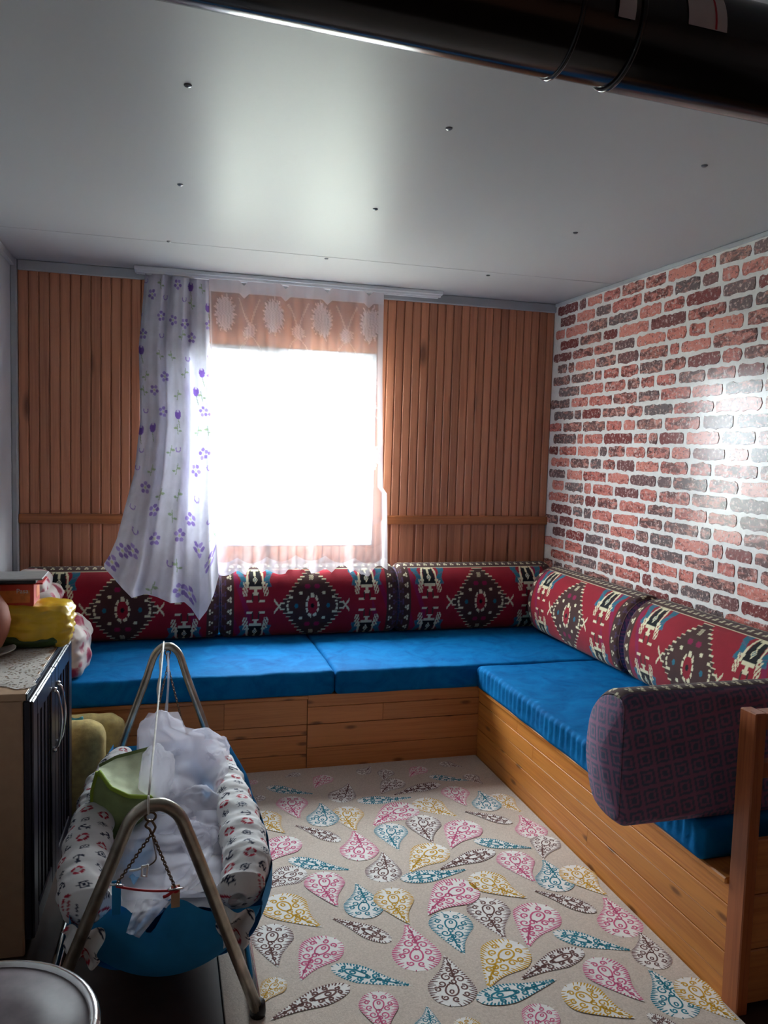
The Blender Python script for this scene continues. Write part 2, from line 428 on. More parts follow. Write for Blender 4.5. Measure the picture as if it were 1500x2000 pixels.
# printed brick wall: every printed brick a thin raised piece
def brick_vf(y, z, l, h, dep=.0025):
    ny = max(6, int(l/.02)); pts = []
    def jit(s): return (nz3(y*7, z*9, s)*.5)*.017
    r = .010
    for k in range(ny+1): pts.append((-l/2+l*k/ny, -h/2+jit(k*1.7)))
    pts.append((l/2+jit(50), 0.0))
    for k in range(ny+1): pts.append((l/2-l*k/ny, h/2+jit(20+k*1.9)))
    pts.append((-l/2+jit(60), 0.0))
    for c in (0, ny, ny+2, 2*ny+2):
        a, b = pts[c]; pts[c] = (a*(1-.012/l*1.0), b*.90)
    n = len(pts)
    V = [(W-dep, y+a, z+b) for a, b in pts]+[(W+.001, y+a*1.02, z+b*1.04) for a, b in pts]
    return V, [list(range(n))[::-1]]+[(i, (i+1) % n, n+(i+1) % n, n+i) for i in range(n)]
course = .0692; rest = []
rb = random.Random(3); nb = 0
pats = []
for c in range(6):
    row = []; 
    for k in range(9): row.append(rb.choice([.20, .17, .23, .11, .21, .07, .25, .15, .19]))
    pats.append(row)
zrow = H-.052; ci = 0
while zrow > .30:
    y = D-rb.uniform(-.02, .05)-(.06 if ci % 2 else 0); k = rb.randrange(9); row = pats[ci % 6]
    while y > -.9:
        l = row[k % 9]*rb.uniform(.9, 1.1); k += 1
        y1 = min(y, D-.004); y0 = y-l
        if y1-y0 > .03:
            vf = brick_vf((y0+y1)/2, zrow, y1-y0, course-.0185*rb.uniform(.8, 1.25))
            # in view: between the corner and the right edge of the picture, above the cushions
            if y1 > 2.72 and zrow > .80: obj('brick', vf, M['brick'], wall_right); nb += 1
            else: rest.append(vf)
        y = y0-.0180*rb.uniform(.8, 1.25)
    zrow -= course; ci += 1
o = obj('brick_print', join(*rest), M['brick'], wall_right); o['kind'] = 'stuff'
print('bricks', nb)

# ------------------------------------------------------------------ window
win = struct(thing('window_1', 'x', 'x', ((WX0+WX1)/2, D+.03, WZ0)))
del win['label']; del win['category']
fy0, fy1 = D-.012, D+.06
fr = .03
obj('window_frame', join(bbox(WX0, WX1, fy0, fy1, WZ1-fr, WZ1), bbox(WX0, WX1, fy0, fy1, WZ0, WZ0+fr), bbox(WX0, WX0+fr, fy0, fy1, WZ0+fr, WZ1-fr, .002), bbox(WX1-.03, WX1, fy0, fy1, WZ0+fr, WZ1-fr, .002)), M['pvc'], win)
xm = px(548, 900, 1, D).x
obj('mullion', bbox(xm-.035, xm+.03, fy0-.004, fy1, WZ0+.004, WZ1-.004), M['pvc'], win)
sx0, sx1, sz0, sz1 = WX0+fr-.012, xm-.02, WZ0+fr-.012, WZ1-fr+.012
sash = obj('sash', join(bbox(sx0, sx1, fy0-.02, fy0+.03, sz1-.044, sz1), bbox(sx0, sx1, fy0-.02, fy0+.03, sz0, sz0+.044), bbox(sx0, sx0+.044, fy0-.02, fy0+.03, sz0+.044, sz1-.044, .002), bbox(sx1-.044, sx1, fy0-.02, fy0+.03, sz0+.044, sz1-.044, .002)), M['pvc'], win)
obj('handle', join(bbox(sx1-.036, sx1-.012, fy0-.032, fy0-.02, 1.40, 1.47), bbox(sx1-.032, sx1-.016, fy0-.052, fy0-.034, 1.33, 1.45)), M['pvc'], sash)
obj('pane', box(sx0+.05, sx1-.05, D+.018, D+.022, sz0+.05, sz1-.05), M['glass'], sash)
obj('pane', box(xm+.03, WX1-.025, D+.028, D+.032, WZ0+fr-.005, WZ1-fr+.005), M['glass'], win)
# ------------------------------------------------------------------ curtains
rx0, rx1 = px(262, 540, 1, D-.09).x, px(862, 580, 1, D-.09).x
rail = obj('curtain_rail', join(bbox(rx0, rx1, D-.125, D-.03, H-.022, H-.001, .003), bbox(rx0+.01, rx1-.01, D-.115, D-.10, H-.034, H-.02, .002), bbox(rx0+.01, rx1-.01, D-.07, D-.055, H-.034, H-.02, .002)), M['pvc'])
tag(rail, 'white plastic curtain rail fixed to the ceiling above the window', 'curtain rail')

# sheer lace curtain
rs = random.Random(5)
SH_T, SH_B = 568, 1119
def sheer_fn(u, v):
    xl = interp([(0, 408), (.3, 412), (1, 414)], v)[0]; xr = interp([(0, 750), (.3, 747), (.7, 748), (.72, 756), (1, 757)], v)[0]
    yt = interp([(0, 543), (1, 571)], u)[0]
    hook = abs(math.sin(u*4.2*PI+.5)); yt += 10*(max(0, .35-hook)/.35)
    sc = abs(math.sin(u*6*PI+.4)); yb = 1111+12*sc+3*math.sin(u*9)
    x = xl+(xr-xl)*u; y = yt+(yb-yt)*v
    Y = D-.10-.13*max(0, v-.82)/.18-.035*v
    Y += (.012+.010*v)*math.sin(u*26+1.5*math.sin(v*2))+.010*math.sin(u*61)
    p = px(x, y, 1, Y); return (p.x, p.y, p.z)
NU, NV = 150, 330
g = grid(NU, NV, sheer_fn)
sheer = obj('sheer_curtain', g, M['sheer'], smooth=True)
U, V2 = np.meshgrid(np.linspace(0, 1, NU), np.linspace(0, 1, NV)); Wm, Hm = 1.02, 1.72
X_, Z_ = U*Wm, V2*Hm
den = np.full(U.shape, .30)
den = np.where(V2 < .045, .86, den)
den = np.maximum(den, np.where((U > .97) | (U < .012), .75, 0))
def lace_blob(cx, cz, rx, rz, dmax, petals=9, seed=0):
    global den
    a = np.arctan2((Z_-cz)/rz, (X_-cx)/rx); r = np.hypot((X_-cx)/rx, (Z_-cz)/rz)
    lim = .84+.10*np.sin(a*petals*2+seed)+.08*np.sin(a*petals+seed*2)
    tex = np.clip(1.0+.9*np.sin(X_*330+np.sin(Z_*270)*2)*np.sin(Z_*310+seed), 0, 2)
    den = np.maximum(den, np.where(r < lim, dmax-.22*tex, 0))
def lace_line(pts, w, dv):
    global den
    P = spline([(a, b, 0) for a, b in pts], 10)
    for a, b in zip(P[:-1], P[1:]):
        d = b-a; L2 = max(d.length_squared, 1e-9)
        t = np.clip(((X_-a.x)*d.x+(Z_-a.y)*d.y)/L2, 0, 1)
        dd = np.hypot(X_-a.x-t*d.x, Z_-a.y-t*d.y); den = np.maximum(den, np.where(dd < w, dv, 0))
for row, zc in enumerate((.205, .62, 1.02)):
    for k in range(5):
        cx = .09+.285*k+(.14 if row % 2 else 0)
        if cx > 1.0: continue
        lace_blob(cx, zc-.01, .068, .118 if row == 0 else .09, .93, 13, k)
        lace_blob(cx+.145, zc+.08, .045, .05, .78, 8, k+1)
        for s in (-1, 1):
            lace_line([(cx+.145, zc+.06), (cx+.145+s*.03, zc-.03), (cx+.145+s*.06, zc-.10)], .004, .52)
            lace_line([(cx+.145, zc+.10), (cx+.145+s*.05, zc+.17), (cx+.145+s*.07, zc+.24)], .003, .46)
hem = np.clip((V2-.90)/.10, 0, 1)
sw = .5+.5*np.sin(X_*70+3*np.sin(X_*21)+Z_*60)
den = np.maximum(den, np.where(V2 > .955, .62+.3*sw, np.where(V2 > .90, .34+.26*hem*sw, 0)))
den = np.maximum(den, np.where(V2 > .988, .9, 0))
setcol(sheer, np.repeat(np.clip(den, 0, .95).reshape(-1, 1), 3, 1), 'dens')
tag(sheer, 'white sheer voile curtain with lace flowers hanging over the window', 'curtain')

# floral side curtain
LE = [(0, 284), (.25, 271), (.50, 274), (.68, 262), (.80, 243), (.90, 228), (.955, 214), (.985, 203), (1, 204)]
RE = [(0, 408), (.25, 410), (.5, 420), (.7, 419), (.85, 421), (1, 427)]
BOT = [(0, 1110), (.06, 1124), (.16, 1150), (.24, 1168), (.36, 1160), (.46, 1166), (.58, 1178), (.70, 1176), (.76, 1188), (.83, 1212), (.90, 1192), (.96, 1160), (1, 1126)]
def fl_fn(u, v):
    xl = interp(LE, v)[0]; xr = interp(RE, v)[0]
    yt = 532+16*u; yb = interp(BOT, u)[0]; ym = yt+(1110-yt)*v; y = ym+(yb-1110)*max(0, (v-.55)/.45)**1.5
    x = xl+(xr-xl)*u
    Y = D-.085-.05*v-.30*max(0, (v-.72)/.28)**1.2
    am = .030+.016*v
    Y += am*(math.sin(u*19+.8*math.sin(v*3))+.5*math.sin(u*37+2*v))-.02*math.sin(PI*u)
    p = px(x, y, 1, Y); return (p.x, p.y, p.z)
NU, NV = 130, 520
fl = obj('floral_curtain', grid(NU, NV, fl_fn), M['floral'], smooth=True)
U, V2 = np.meshgrid(np.linspace(0, 1, NU), np.linspace(0, 1, NV)); X_, Z_ = U*.50, V2*1.55
col = np.zeros(U.shape+(3,)); col[:] = srgb(222, 220, 232)[:3]
def paint(mask, rgb): col[mask] = srgb(*rgb)[:3]
def seg_mask(ax, az, bx, bz, w):
    dx, dz = bx-ax, bz-az; t = np.clip(((X_-ax)*dx+(Z_-az)*dz)/(dx*dx+dz*dz+1e-9), 0, 1)
    return np.hypot(X_-ax-t*dx, Z_-az-t*dz) < w
for k in range(16):
    for j in range(5):
        cx = j*.115+rs.uniform(-.04, .04)+(.06 if k % 2 else 0); cz = .03+k*.098+rs.uniform(-.02, .02); kind = rs.choice('tcclhlh')
        if kind == 't':
            q = ((X_-cx)/.020)**2+((Z_-cz)/.026)**2
            paint(q < 1, (132, 98, 186)); paint((q < 1) & (Z_ < cz-.012) & (np.abs(X_-cx) < .008), (210, 200, 226))
            paint(seg_mask(cx, cz+.026, cx+.012, cz+.07, .0022), (150, 170, 140))
        elif kind == 'c':
            for a in range(5):
                th = a*2*PI/5+cx*40; ex, ez = cx+.020*math.cos(th), cz+.020*math.sin(th)
                paint(((X_-ex)/.011)**2+((Z_-ez)/.009)**2 < 1, (170, 150, 212) if a % 2 else (150, 126, 196))
            paint(((X_-cx)/.006)**2+((Z_-cz)/.006)**2 < 1, (206, 210, 170))
        elif kind == 'h':
            q = ((X_-cx)/.017)**2+((Z_-cz)/.017)**2
            paint((q < 1) & (q > .45) & (Z_ > cz-.008), (164, 140, 206))
        else:
            s = rs.choice((-1, 1))
            paint(seg_mask(cx, cz+.03, cx+s*.01, cz-.02, .0022), (150, 172, 138))
            paint(((X_-cx-s*.018)/.012)**2+((Z_-cz)/.006)**2 < 1, (166, 184, 150)); paint(((X_-cx+s*.012)/.010)**2+((Z_-cz-.014)/.005)**2 < 1, (158, 178, 146))
setcol(fl, col.reshape(-1, 3))
tag(fl, 'white curtain printed with purple flowers, gathered beside the sheer curtain', 'curtain')

# ------------------------------------------------------------------ benches
def plank_rows(t, edges, a0, a1, face, along, mat, bev=.0007, joints=None):
    """horizontal planks on a bench front; face = coordinate of the front plane"""
    for i in range(len(edges)-1):
        z0, z1 = edges[i]+.0014, edges[i+1]-.0014
        cuts = [a0]+(joints.get(i, []) if joints else [])+[a1]
        for c0, c1 in zip(cuts[:-1], cuts[1:]):
            pr = (.0015 if i % 2 else 0)
            if along == 'x': vf = bbox(c0+.0006, c1-.0006, face-pr, face+.02, z0, z1, bev)
            else: vf = bbox(face-pr, face+.02, c0+.0006, c1-.0006, z0, z1, bev)
            obj('plank', vf, mat, t)
XS = px(601, 1430, 1, BY).x
b1 = thing('storage_bench', 'pine storage bench section below the blue mattress behind the cradle', 'bench', ((XL+XS)/2, BY+.4, 0), 'pine storage benches along the walls')
plank_rows(b1, [0, .075, .165, .215, .335], XL+.002, XS-.003, BY+.006, 'x', M['plank_x'], joints={1: [.1], 3: [.28]})
obj('lid', bbox(XL+.002, XS, BY-.008, D-.013, .337, ZW, .003), M['plank_x'], b1)
obj('side_board', box(XL+.003, XL+.02, BY+.028, D-.014, 0, .336), M['plank_x'], b1)
b2 = thing('storage_bench', 'pine storage bench section in the corner between window wall and brick wall', 'bench', ((BX+XS)/2, BY+.4, 0), 'pine storage benches along the walls')
plank_rows(b2, [0, .105, .215, .298, .356], XS-.002, BX+.03, BY, 'x', M['plank_x'], joints={2: [1.02]})
obj('lid', bbox(XS+.001, W-.002, BY+.022, D-.013, .337, ZW, .003), M['plank_x'], b2)
obj('side_board', box(W-.02, W-.003, BY+.028, D-.014, 0, .336), M['plank_x'], b2)
YE = 1.762
b3 = thing('storage_bench', 'long pine storage bench along the printed brick wall', 'bench', (BX+.4, (YE+BY)/2, 0), 'pine storage benches along the walls')
plank_rows(b3, [0, .068, .142, .212, .278, .337], YE, BY-.002, BX, 'y', M['plank_y'], joints={3: [2.96], 4: [3.12], 1: [2.5]})
obj('lid', bbox(BX-.014, W-.008, YE, BY-.002, .337, ZW, .004), M['plank_y'], b3)
obj('end_board', bbox(BX+.022, W-.008, YE+.004, YE+.022, 0, .336, .002), M['plank_x'], b3)

# ------------------------------------------------------------------ mattresses
def mattress(x0, x1, y0, y1, label, seed, pleat=None):
    def dp(p):
        x, y, z = p
        w = .006*nz3(x*3+seed, y*3, 0)+.004*nz3(x*9, y*9+seed, 1)
        top = 1 if z > 0 else .25
        p = np.array(p); p[2] += w*top
        if pleat == 'x' and x < -(x1-x0)/2+.02: p[0] += .004*math.sin(y*150)*max(0, min(1, (z+.05)/.05))+.006*nz3(y*6, z*9, seed)
        if pleat == 'y' and y < -(y1-y0)/2+.02: p[1] += .005*nz3(x*6, z*9, seed)
        return p
    hgt = ZS-ZW+.004
    nx, ny = int((x1-x0)/.03), int((y1-y0)/.012 if pleat == 'x' else (y1-y0)/.03)
    o = obj('mattress', rbox((x0+x1)/2, (y0+y1)/2, ZW-.004+hgt/2+.004, x1-x0, y1-y0, hgt, .022, (nx, ny, 5), 4, dp), M['blue'], smooth=True, base=True)
    return tag(o, label, 'mattress', 'blue velvet bench mattresses')
XM = px(655, 1318, 1, BY-.02).x
mattress(XL+.01, XM, BY-.022, D-.014, 'blue velvet mattress on the bench behind the cradle, under the floral curtain', 1, 'y')
mattress(XM+.002, W-.006, BY-.03, D-.014, 'blue velvet mattress in the corner, under the window end of the bench', 5, 'y')
mattress(BX-.03, W-.006, 1.85, BY-.034, 'blue velvet mattress on the long bench beside the brick wall', 9, 'x')

# ------------------------------------------------------------------ kilim bolsters
L_B = .955
prof_ctrl = [(0, .02), (.02, .0), (.10, 0), (.155, .03), (.195, .12), (.20, .20), (.18, .29), (.13, .352), (.07, .378), (.02, .376), (0, .355)]
PR = [(p.x, p.y) for p in spline([(a, b, 0) for a, b in prof_ctrl], 20)]
def resample(pts, step, closed=True):
    P = np.array(pts+[pts[0]]) if closed else np.array(pts); d = np.r_[0, np.cumsum(np.hypot(*np.diff(P, axis=0).T))]
    n = int(d[-1]/step); s = np.linspace(0, d[-1], n, endpoint=not closed)
    return np.c_[np.interp(s, d, P[:, 0]), np.interp(s, d, P[:, 1])], s, d[-1]
PP, SS, PERIM = resample(PR, .0040)
i_bot = int(np.argmin(np.hypot(PP[:, 0]-.10, PP[:, 1]-0))); i_top = int(np.argmin(np.hypot(PP[:, 0]-.02, PP[:, 1]-.376)))
KC = dict(red=srgb(150, 22, 40), brown=srgb(74, 44, 40), cream=srgb(226, 216, 178), black=srgb(18, 18, 22), teal=srgb(36, 108, 128), lil=srgb(86, 62, 92), mag=srgb(140, 20, 70), grey=srgb(92, 100, 128), pink=srgb(156, 108, 140), dpur=srgb(74, 52, 84))
def kilim(u, h):
    q = .0040; x = (np.floor(u/q)+.5)*q-L_B/2; y = (np.floor(h/q)+.5)*q-.158; ax, ay = np.abs(x), np.abs(y)
    idx = np.full(u.shape, 'red', dtype=object)
    idx[(ax > .33) & (ax < .415) & ((x*7+y*3) % .6 > .42)] = 'mag'
    # medallion with stepped cream edge
    st = .0155; k = np.floor(ay/st); hw = .158*(1-k/10.0)+.014; nx_ = .158*(1-(k+1)/10.0)+.014
    ins = (ax < hw) & (k < 10)
    idx[ins] = 'brown'
    tread = (k < 10) & ((ay-k*st) > st*.72) & (ax < hw+.002) & (ax > np.where(k == 9, 0, nx_-.008)); idx[tread] = 'cream'
    e = (ax/.036)**2+(ay/.048)**2; an = np.arctan2(y, x)
    idx[e < .6] = 'red'; idx[e < .06] = 'black'; idx[(e > .55) & (e < 1.05) & (np.sin(an*9) > -.55)] = 'cream'
    c = ((ax-.112)/.028)**2+(ay/.040)**2; idx[(c > .35) & (c < 1) & (ax > .106) & (np.sin(y*420) > -.5)] = 'cream'
    idx[(ax-.086)**2+ay**2 < .010**2] = 'teal'
    idx[((ax-.026)/.016)**2+((ay-.078)/.010)**2 < 1] = 'mag'
    idx[((ax-.062)/.010)**2+((ay-.052)/.008)**2 < 1] = 'cream'
    idx[(ax < .012) & (np.abs(ay-.118) < .012) & ((np.floor(x/q)+np.floor(y/q)) % 2 == 0)] = 'cream'
    idx[(np.abs(ax-.186+.0*ay) < .018) & (np.abs(np.abs(ax-.180)-ay) < .006)] = 'cream'
    # corner beasts
    a = np.abs(ax-.302); b = .158-ay
    wing = (a > .054+.008*np.sin(b*90)) & (a < .086+.010*np.sin(b*70+1)) & (b < .088-.3*(a-.05)); idx[wing] = 'teal'
    idx[wing & (np.sin(b*260+a*90) > .75)] = 'grey'
    body = (b < .078) & (a < .026+.16*b); idx[body] = 'black'
    idx[(np.abs(a-(.030+.20*b+.004*np.sin(b*60))) < .0055) & (b < .085)] = 'cream'
    claw = (b > .058) & (b < .118) & (a > .030+.25*(b-.058)) & (a < .068-.15*np.abs(b-.10)) & (np.sin(a*420+b*300) > -.45); idx[claw] = 'cream'
    idx[(b < .010) & (a < .020)] = 'cream'; idx[(b < .030) & (a < .0060+.2*np.maximum(0, .012-b))] = 'cream'
    dm = a/.013+np.abs(b-.050)/.019; idx[dm < 1] = 'cream'; idx[dm < .6] = 'teal'; idx[dm < .25] = 'cream'
    idx[(np.abs(b-.082) < .0055) & (a < .032)] = 'cream'; idx[(b > .082) & (b < .104) & (a < .0075)] = 'cream'; idx[(np.abs(b-.106) < .004) & (a < .016)] = 'cream'
    idx[(np.abs(b-.136) < .0032) & (a > .016) & (a < .048)] = 'cream'; idx[(np.abs(a-.016) < .003) & (b > .108) & (b < .136)] = 'brown'
    # borders
    eb = ax > .415; idx[eb] = 'brown'
    def floret(s, t, sp, c):
        m = ((s/sp) % 1-.5)*sp
        for ds, dt in ((-.006, -.005), (.006, -.005), (0, .007)): idx[(np.hypot(m-ds, t-dt) < .0052)] = c
    mt = np.where(eb, ax-.436, 9.); floret(y+.5, mt, .046, 'cream'); floret(y+.523, np.where(eb, ax-.462, 9.), .046, 'lil')
    tb = y > .162; idx[tb] = 'brown'; idx[(np.abs(y-.160) < .003) & (ax < .415)] = 'cream'
    floret(x+1, np.where(tb, y-.186, 9.), .040, 'cream')
    floret(x+1.02, np.where(tb, y-.222, 9.), .040, 'cream'); idx[y > .238] = 'lil'; idx[y < -.158] = 'brown'
    out = np.zeros(u.shape+(3,))
    for n, c in KC.items(): out[idx == n] = c[:3]
    return out
def diamond(a, b):
    """woven squares-in-squares of the plain side"""
    p, q = (a+b*.25)/.056, (b-a*.15)/.056
    d = np.maximum(np.abs(p-np.floor(p)-.5), np.abs(q-np.floor(q)-.5))
    out = np.zeros(a.shape+(3,)); out[:] = KC['grey'][:3]
    out[(d > .40) | ((d > .16) & (d < .27))] = KC['pink'][:3]
    return out
def bolster_mesh():
    n = len(PP); us = np.arange(0, L_B+1e-6, .0040); V = []; Cc = []
    cen = np.array([.095, .185]); hs = np.clip((SS-SS[i_bot])/(SS[i_top]-SS[i_bot])*.40, -1, 9)
    front = (np.arange(n) >= i_bot) & (np.arange(n) <= i_top)
    rings = []
    def shrink(d): return np.clip(1-max(0, .030-d)**2/.030**2*.10, 0, 1)
    for u in us:
        s = shrink(min(u, L_B-u)); P = cen+(PP-cen)*s
        puff = .006*np.sin(u/L_B*PI)
        for k in range(n): V.append((u-L_B/2, -(P[k, 0]+(puff if front[k] else 0)), P[k, 1]))
    nu = len(us); uu = np.repeat(us, n); hh = np.tile(hs, nu); fr_ = np.tile(front, nu)
    Cc = np.zeros((nu*n, 3)); Cc[fr_] = kilim(uu[fr_], hh[fr_])
    Cc[~fr_] = diamond(uu[~fr_], np.tile(SS, nu)[~fr_])
    Fc = [(i*n+k, (i+1)*n+k, (i+1)*n+(k+1) % n, i*n+(k+1) % n) for i in range(nu-1) for k in range(n)]
    caps = []
    for end, i0 in ((-1, 0), (1, (nu-1)*n)):
        prev = i0; base_ring = np.array(V[i0:i0+n])[:, 1:]; c2 = np.array([-cen[0], cen[1]])
        NR = 36
        for rg in range(1, NR+1):
            t = 1-rg/(NR+.5); ring = c2+(base_ring-c2)*t; st = len(V)
            bulge = .016*math.sin((1-t)*PI/2)
            for k in range(n): V.append((end*(L_B/2+bulge), ring[k, 0], ring[k, 1]))
            caps.append(diamond(ring[:, 0], ring[:, 1]))
            for k in range(n):
                q = (prev+k, st+k, st+(k+1) % n, prev+(k+1) % n); Fc.append(q if end < 0 else q[::-1])
            prev = st
        st = len(V); V.append((end*(L_B/2+.016), c2[0], c2[1])); caps.append(np.array([KC['grey'][:3]]))
        for k in range(n): Fc.append((prev+k, st, prev+(k+1) % n) if end < 0 else (prev+(k+1) % n, st, prev+k))
    me = bpy.data.meshes.new('bolster'); me.from_pydata(V, [], Fc); me.materials.append(M['kilim']); me.update()
    allc = np.concatenate([Cc]+caps); a = me.color_attributes.new('print', 'FLOAT_COLOR', 'POINT')
    c4 = np.ones((len(V), 4)); c4[:, :3] = allc; a.data.foreach_set('color', c4.ravel())
    me.polygons.foreach_set('use_smooth', [True]*len(me.polygons)); return me
BM = bolster_mesh()
def bolster(loc, rz, lean, label):
    o = bpy.data.objects.new('bolster_cushion', BM); COL.objects.link(o)
    o.rotation_mode = 'XYZ'; o.location = loc; o.rotation_euler = (-lean, 0, rz)
    return tag(o, label, 'cushion', 'kilim patterned bolster cushions')
YB = 4.36
x0 = px(775, 1170, 1, 4.22).x
bolster((x0+L_B/2+.006, YB, ZS), 0, .07, 'red kilim bolster against the slatted wall, in the corner beside the brick wall')
bolster((x0-L_B/2-.006, YB, ZS), 0, .07, 'red kilim bolster below the sheer curtain')
bolster((x0-L_B*1.5-.018, YB, ZS), 0, .07, 'red kilim bolster below the floral curtain, partly behind the quilt bundle')
XB = 2.205
bolster((XB, 4.15-L_B/2, ZS), -PI/2, .14, 'red kilim bolster against the brick wall, at its corner end')
bolster((XB, 4.15-L_B*1.5-.035, ZS), -PI/2, .14, 'red kilim bolster against the brick wall, next to the standing end bolster')
eb = bolster((1.225+L_B/2, 1.875, ZS), PI, 0.0, 'bolster standing across the bench end, showing its purple diamond-woven back and end')

# wooden frame at the bench end
wf_ = thing('wooden_frame', 'reddish brown wooden frame with rails at the near end of the brick wall bench', 'frame', (1.9, 1.72, 0))
obj('post', bbox(BX-.006, BX+.030, 1.698, 1.760, 0, .835, .003), M['post'], wf_)
obj('post', bbox(W-.045, W-.005, 1.698, 1.760, 0, .835, .003), M['post'], wf_)
obj('top_rail', bbox(BX+.030, W-.045, 1.70, 1.745, .790, .834, .003), M['post'], wf_)
obj('rail', bbox(BX+.030, W-.045, 1.706, 1.735, .655, .70, .003), M['post'], wf_)
for k in range(3):
    obj('plank', bbox(BX+.030, W-.045, 1.712, 1.732, .02+k*.155, .172+k*.155, .003), M['plank_x'], wf_)

# ------------------------------------------------------------------ rug with printed paisleys
rugm = NT('beige_rug_pile'); v_ = rugm.coords(rnd=False)
rc = rugm.ramp(rugm.noise(180, 4, v_, .7), [(.3, srgb(192, 176, 162)), (.7, srgb(222, 207, 194))])
rugm.bump(rugm.noise(320, 3, v_), .5, .003); M['rug'] = rugm.set(rc, .95, spec=.1)
M['pw'] = simple('paisley_white', (238, 233, 228), .95, 0, .05, 90, spec=.1)
PCOL = dict(t=(50, 128, 146), y=(208, 158, 50), p=(206, 96, 132), b=(116, 84, 80))
for k, c in PCOL.items(): M['p_'+k] = simple('paisley_ink_'+{'t': 'teal', 'y': 'ochre', 'p': 'pink', 'b': 'brown'}[k], c, .95, 0, .12, 120, spec=.1)
RX0, RY0 = .17, .55
rug = obj('rug', bbox(RX0, BX-.004, RY0, BY+.004, .0005, .008, .002), M['rug'], base=True)
tag(rug, 'beige rug printed with teal, ochre, pink and brown paisleys', 'rug')
def paisley_mesh(slim, ck):
    """flat print: white drop with coloured fringe and scrolls; blunt end at x=-.5, tip at x=.5"""
    wd_ = .155 if slim else .32; bend = .06 if slim else .17; N = 26
    def centre(s): return (s-.5, bend*(max(0, s-.40)/.60)**2-bend*.25)
    def half(s):
        if s < .36: return wd_*math.sqrt(max(0, 1-((.36-s)/.36)**2))
        t = (s-.36)/.64; return wd_*max(0, (1-t**1.25))*(1-.25*math.sin(PI*t)*t)
    topp = [(centre(i/N)[0], centre(i/N)[1]+half(i/N)) for i in range(N+1)]; bot = [(centre(i/N)[0], centre(i/N)[1]-half(i/N)) for i in range(N+1)]
    V = []; Fc = []; mi = []
    for a, b in zip(topp, bot): V += [(a[0], a[1], 0), (b[0], b[1], 0)]
    for i in range(N): Fc.append((2*i, 2*i+1, 2*i+3, 2*i+2)); mi.append(0)
    def ribbon(pts, w0, w1=None, z=.06):
        w1 = w0 if w1 is None else w1; n0 = len(V); m = len(pts)
        for i, (a, b) in enumerate(pts):
            p, q = pts[max(0, i-1)], pts[min(m-1, i+1)]; d = math.hypot(q[0]-p[0], q[1]-p[1]) or 1; nx_, ny_ = -(q[1]-p[1])/d, (q[0]-p[0])/d
            w = (w0+(w1-w0)*i/(m-1))/2; V.append((a+nx_*w, b+ny_*w, z)); V.append((a-nx_*w, b-ny_*w, z))
        for i in range(m-1): Fc.append((n0+2*i, n0+2*i+1, n0+2*i+3, n0+2*i+2)); mi.append(1)
    # fringe
    for i in range(0, N, 1):
        s = i/N; c = centre(min(1, s*.75+.14))
        for side in (topp, bot):
            a = side[i]; f = .34 if i % 2 else .22
            ribbon([a, (a[0]+(c[0]-a[0])*f, a[1]+(c[1]-a[1])*f)], .028 if s > .1 else .018, .010)
    # inner drop
    ribbon([(centre(.30)[0]+(.10 if not slim else .12)*math.cos(a)*(1.5 if math.cos(a) > 0 else 1), centre(.3)[1]+(.085 if not slim else .05)*math.sin(a)) for a in np.linspace(0, 2*PI, 15)], .024)
    ribbon([(centre(.28)[0]+.035*math.cos(a), centre(.28)[1]+.025*math.sin(a)) for a in np.linspace(0, 2*PI, 9)], .022)
    # scrolls
    for (s, off, rad, d, ph) in ((.55, .5, .075, 1, 0.), (.55, -.5, .075, -1, 2.), (.70, .42, .05, -1, 1.), (.70, -.42, .05, 1, 3.), (.40, .62, .06, 1, 2.5), (.40, -.62, .06, -1, .5), (.82, 0, .035, 1, 0), (.15, .35, .05, 1, 1), (.15, -.35, .05, -1, 4), (.48, 0, .055, 1, 2), (.28, .80, .05, -1, 1), (.28, -.80, .05, 1, 2), (.62, 0, .05, -1, 4)):
        c = centre(s); cy = c[1]+off*half(s)*.75; rr = rad*(.62 if slim else 1)
        ribbon([(c[0]+rr*(1-t*.75)*math.cos(d*t*2*PI*1.2+ph), cy+rr*(1-t*.75)*math.sin(d*t*2*PI*1.2+ph)) for t in np.linspace(0, 1, 14)], .026, .018)
    ribbon([(centre(s)[0], centre(s)[1]) for s in np.linspace(.58, .96, 8)], .034, .012)
    me = bpy.data.meshes.new('paisley_print'); me.from_pydata([(a, b, c*.004) for a, b, c in V], [], Fc)
    me.materials.append(M['pw']); me.materials.append(M['p_'+ck]); me.polygons.foreach_set('material_index', mi); me.update(); return me
PM = {(s, c): paisley_mesh(s, c) for s in (0, 1) for c in 'typb'}
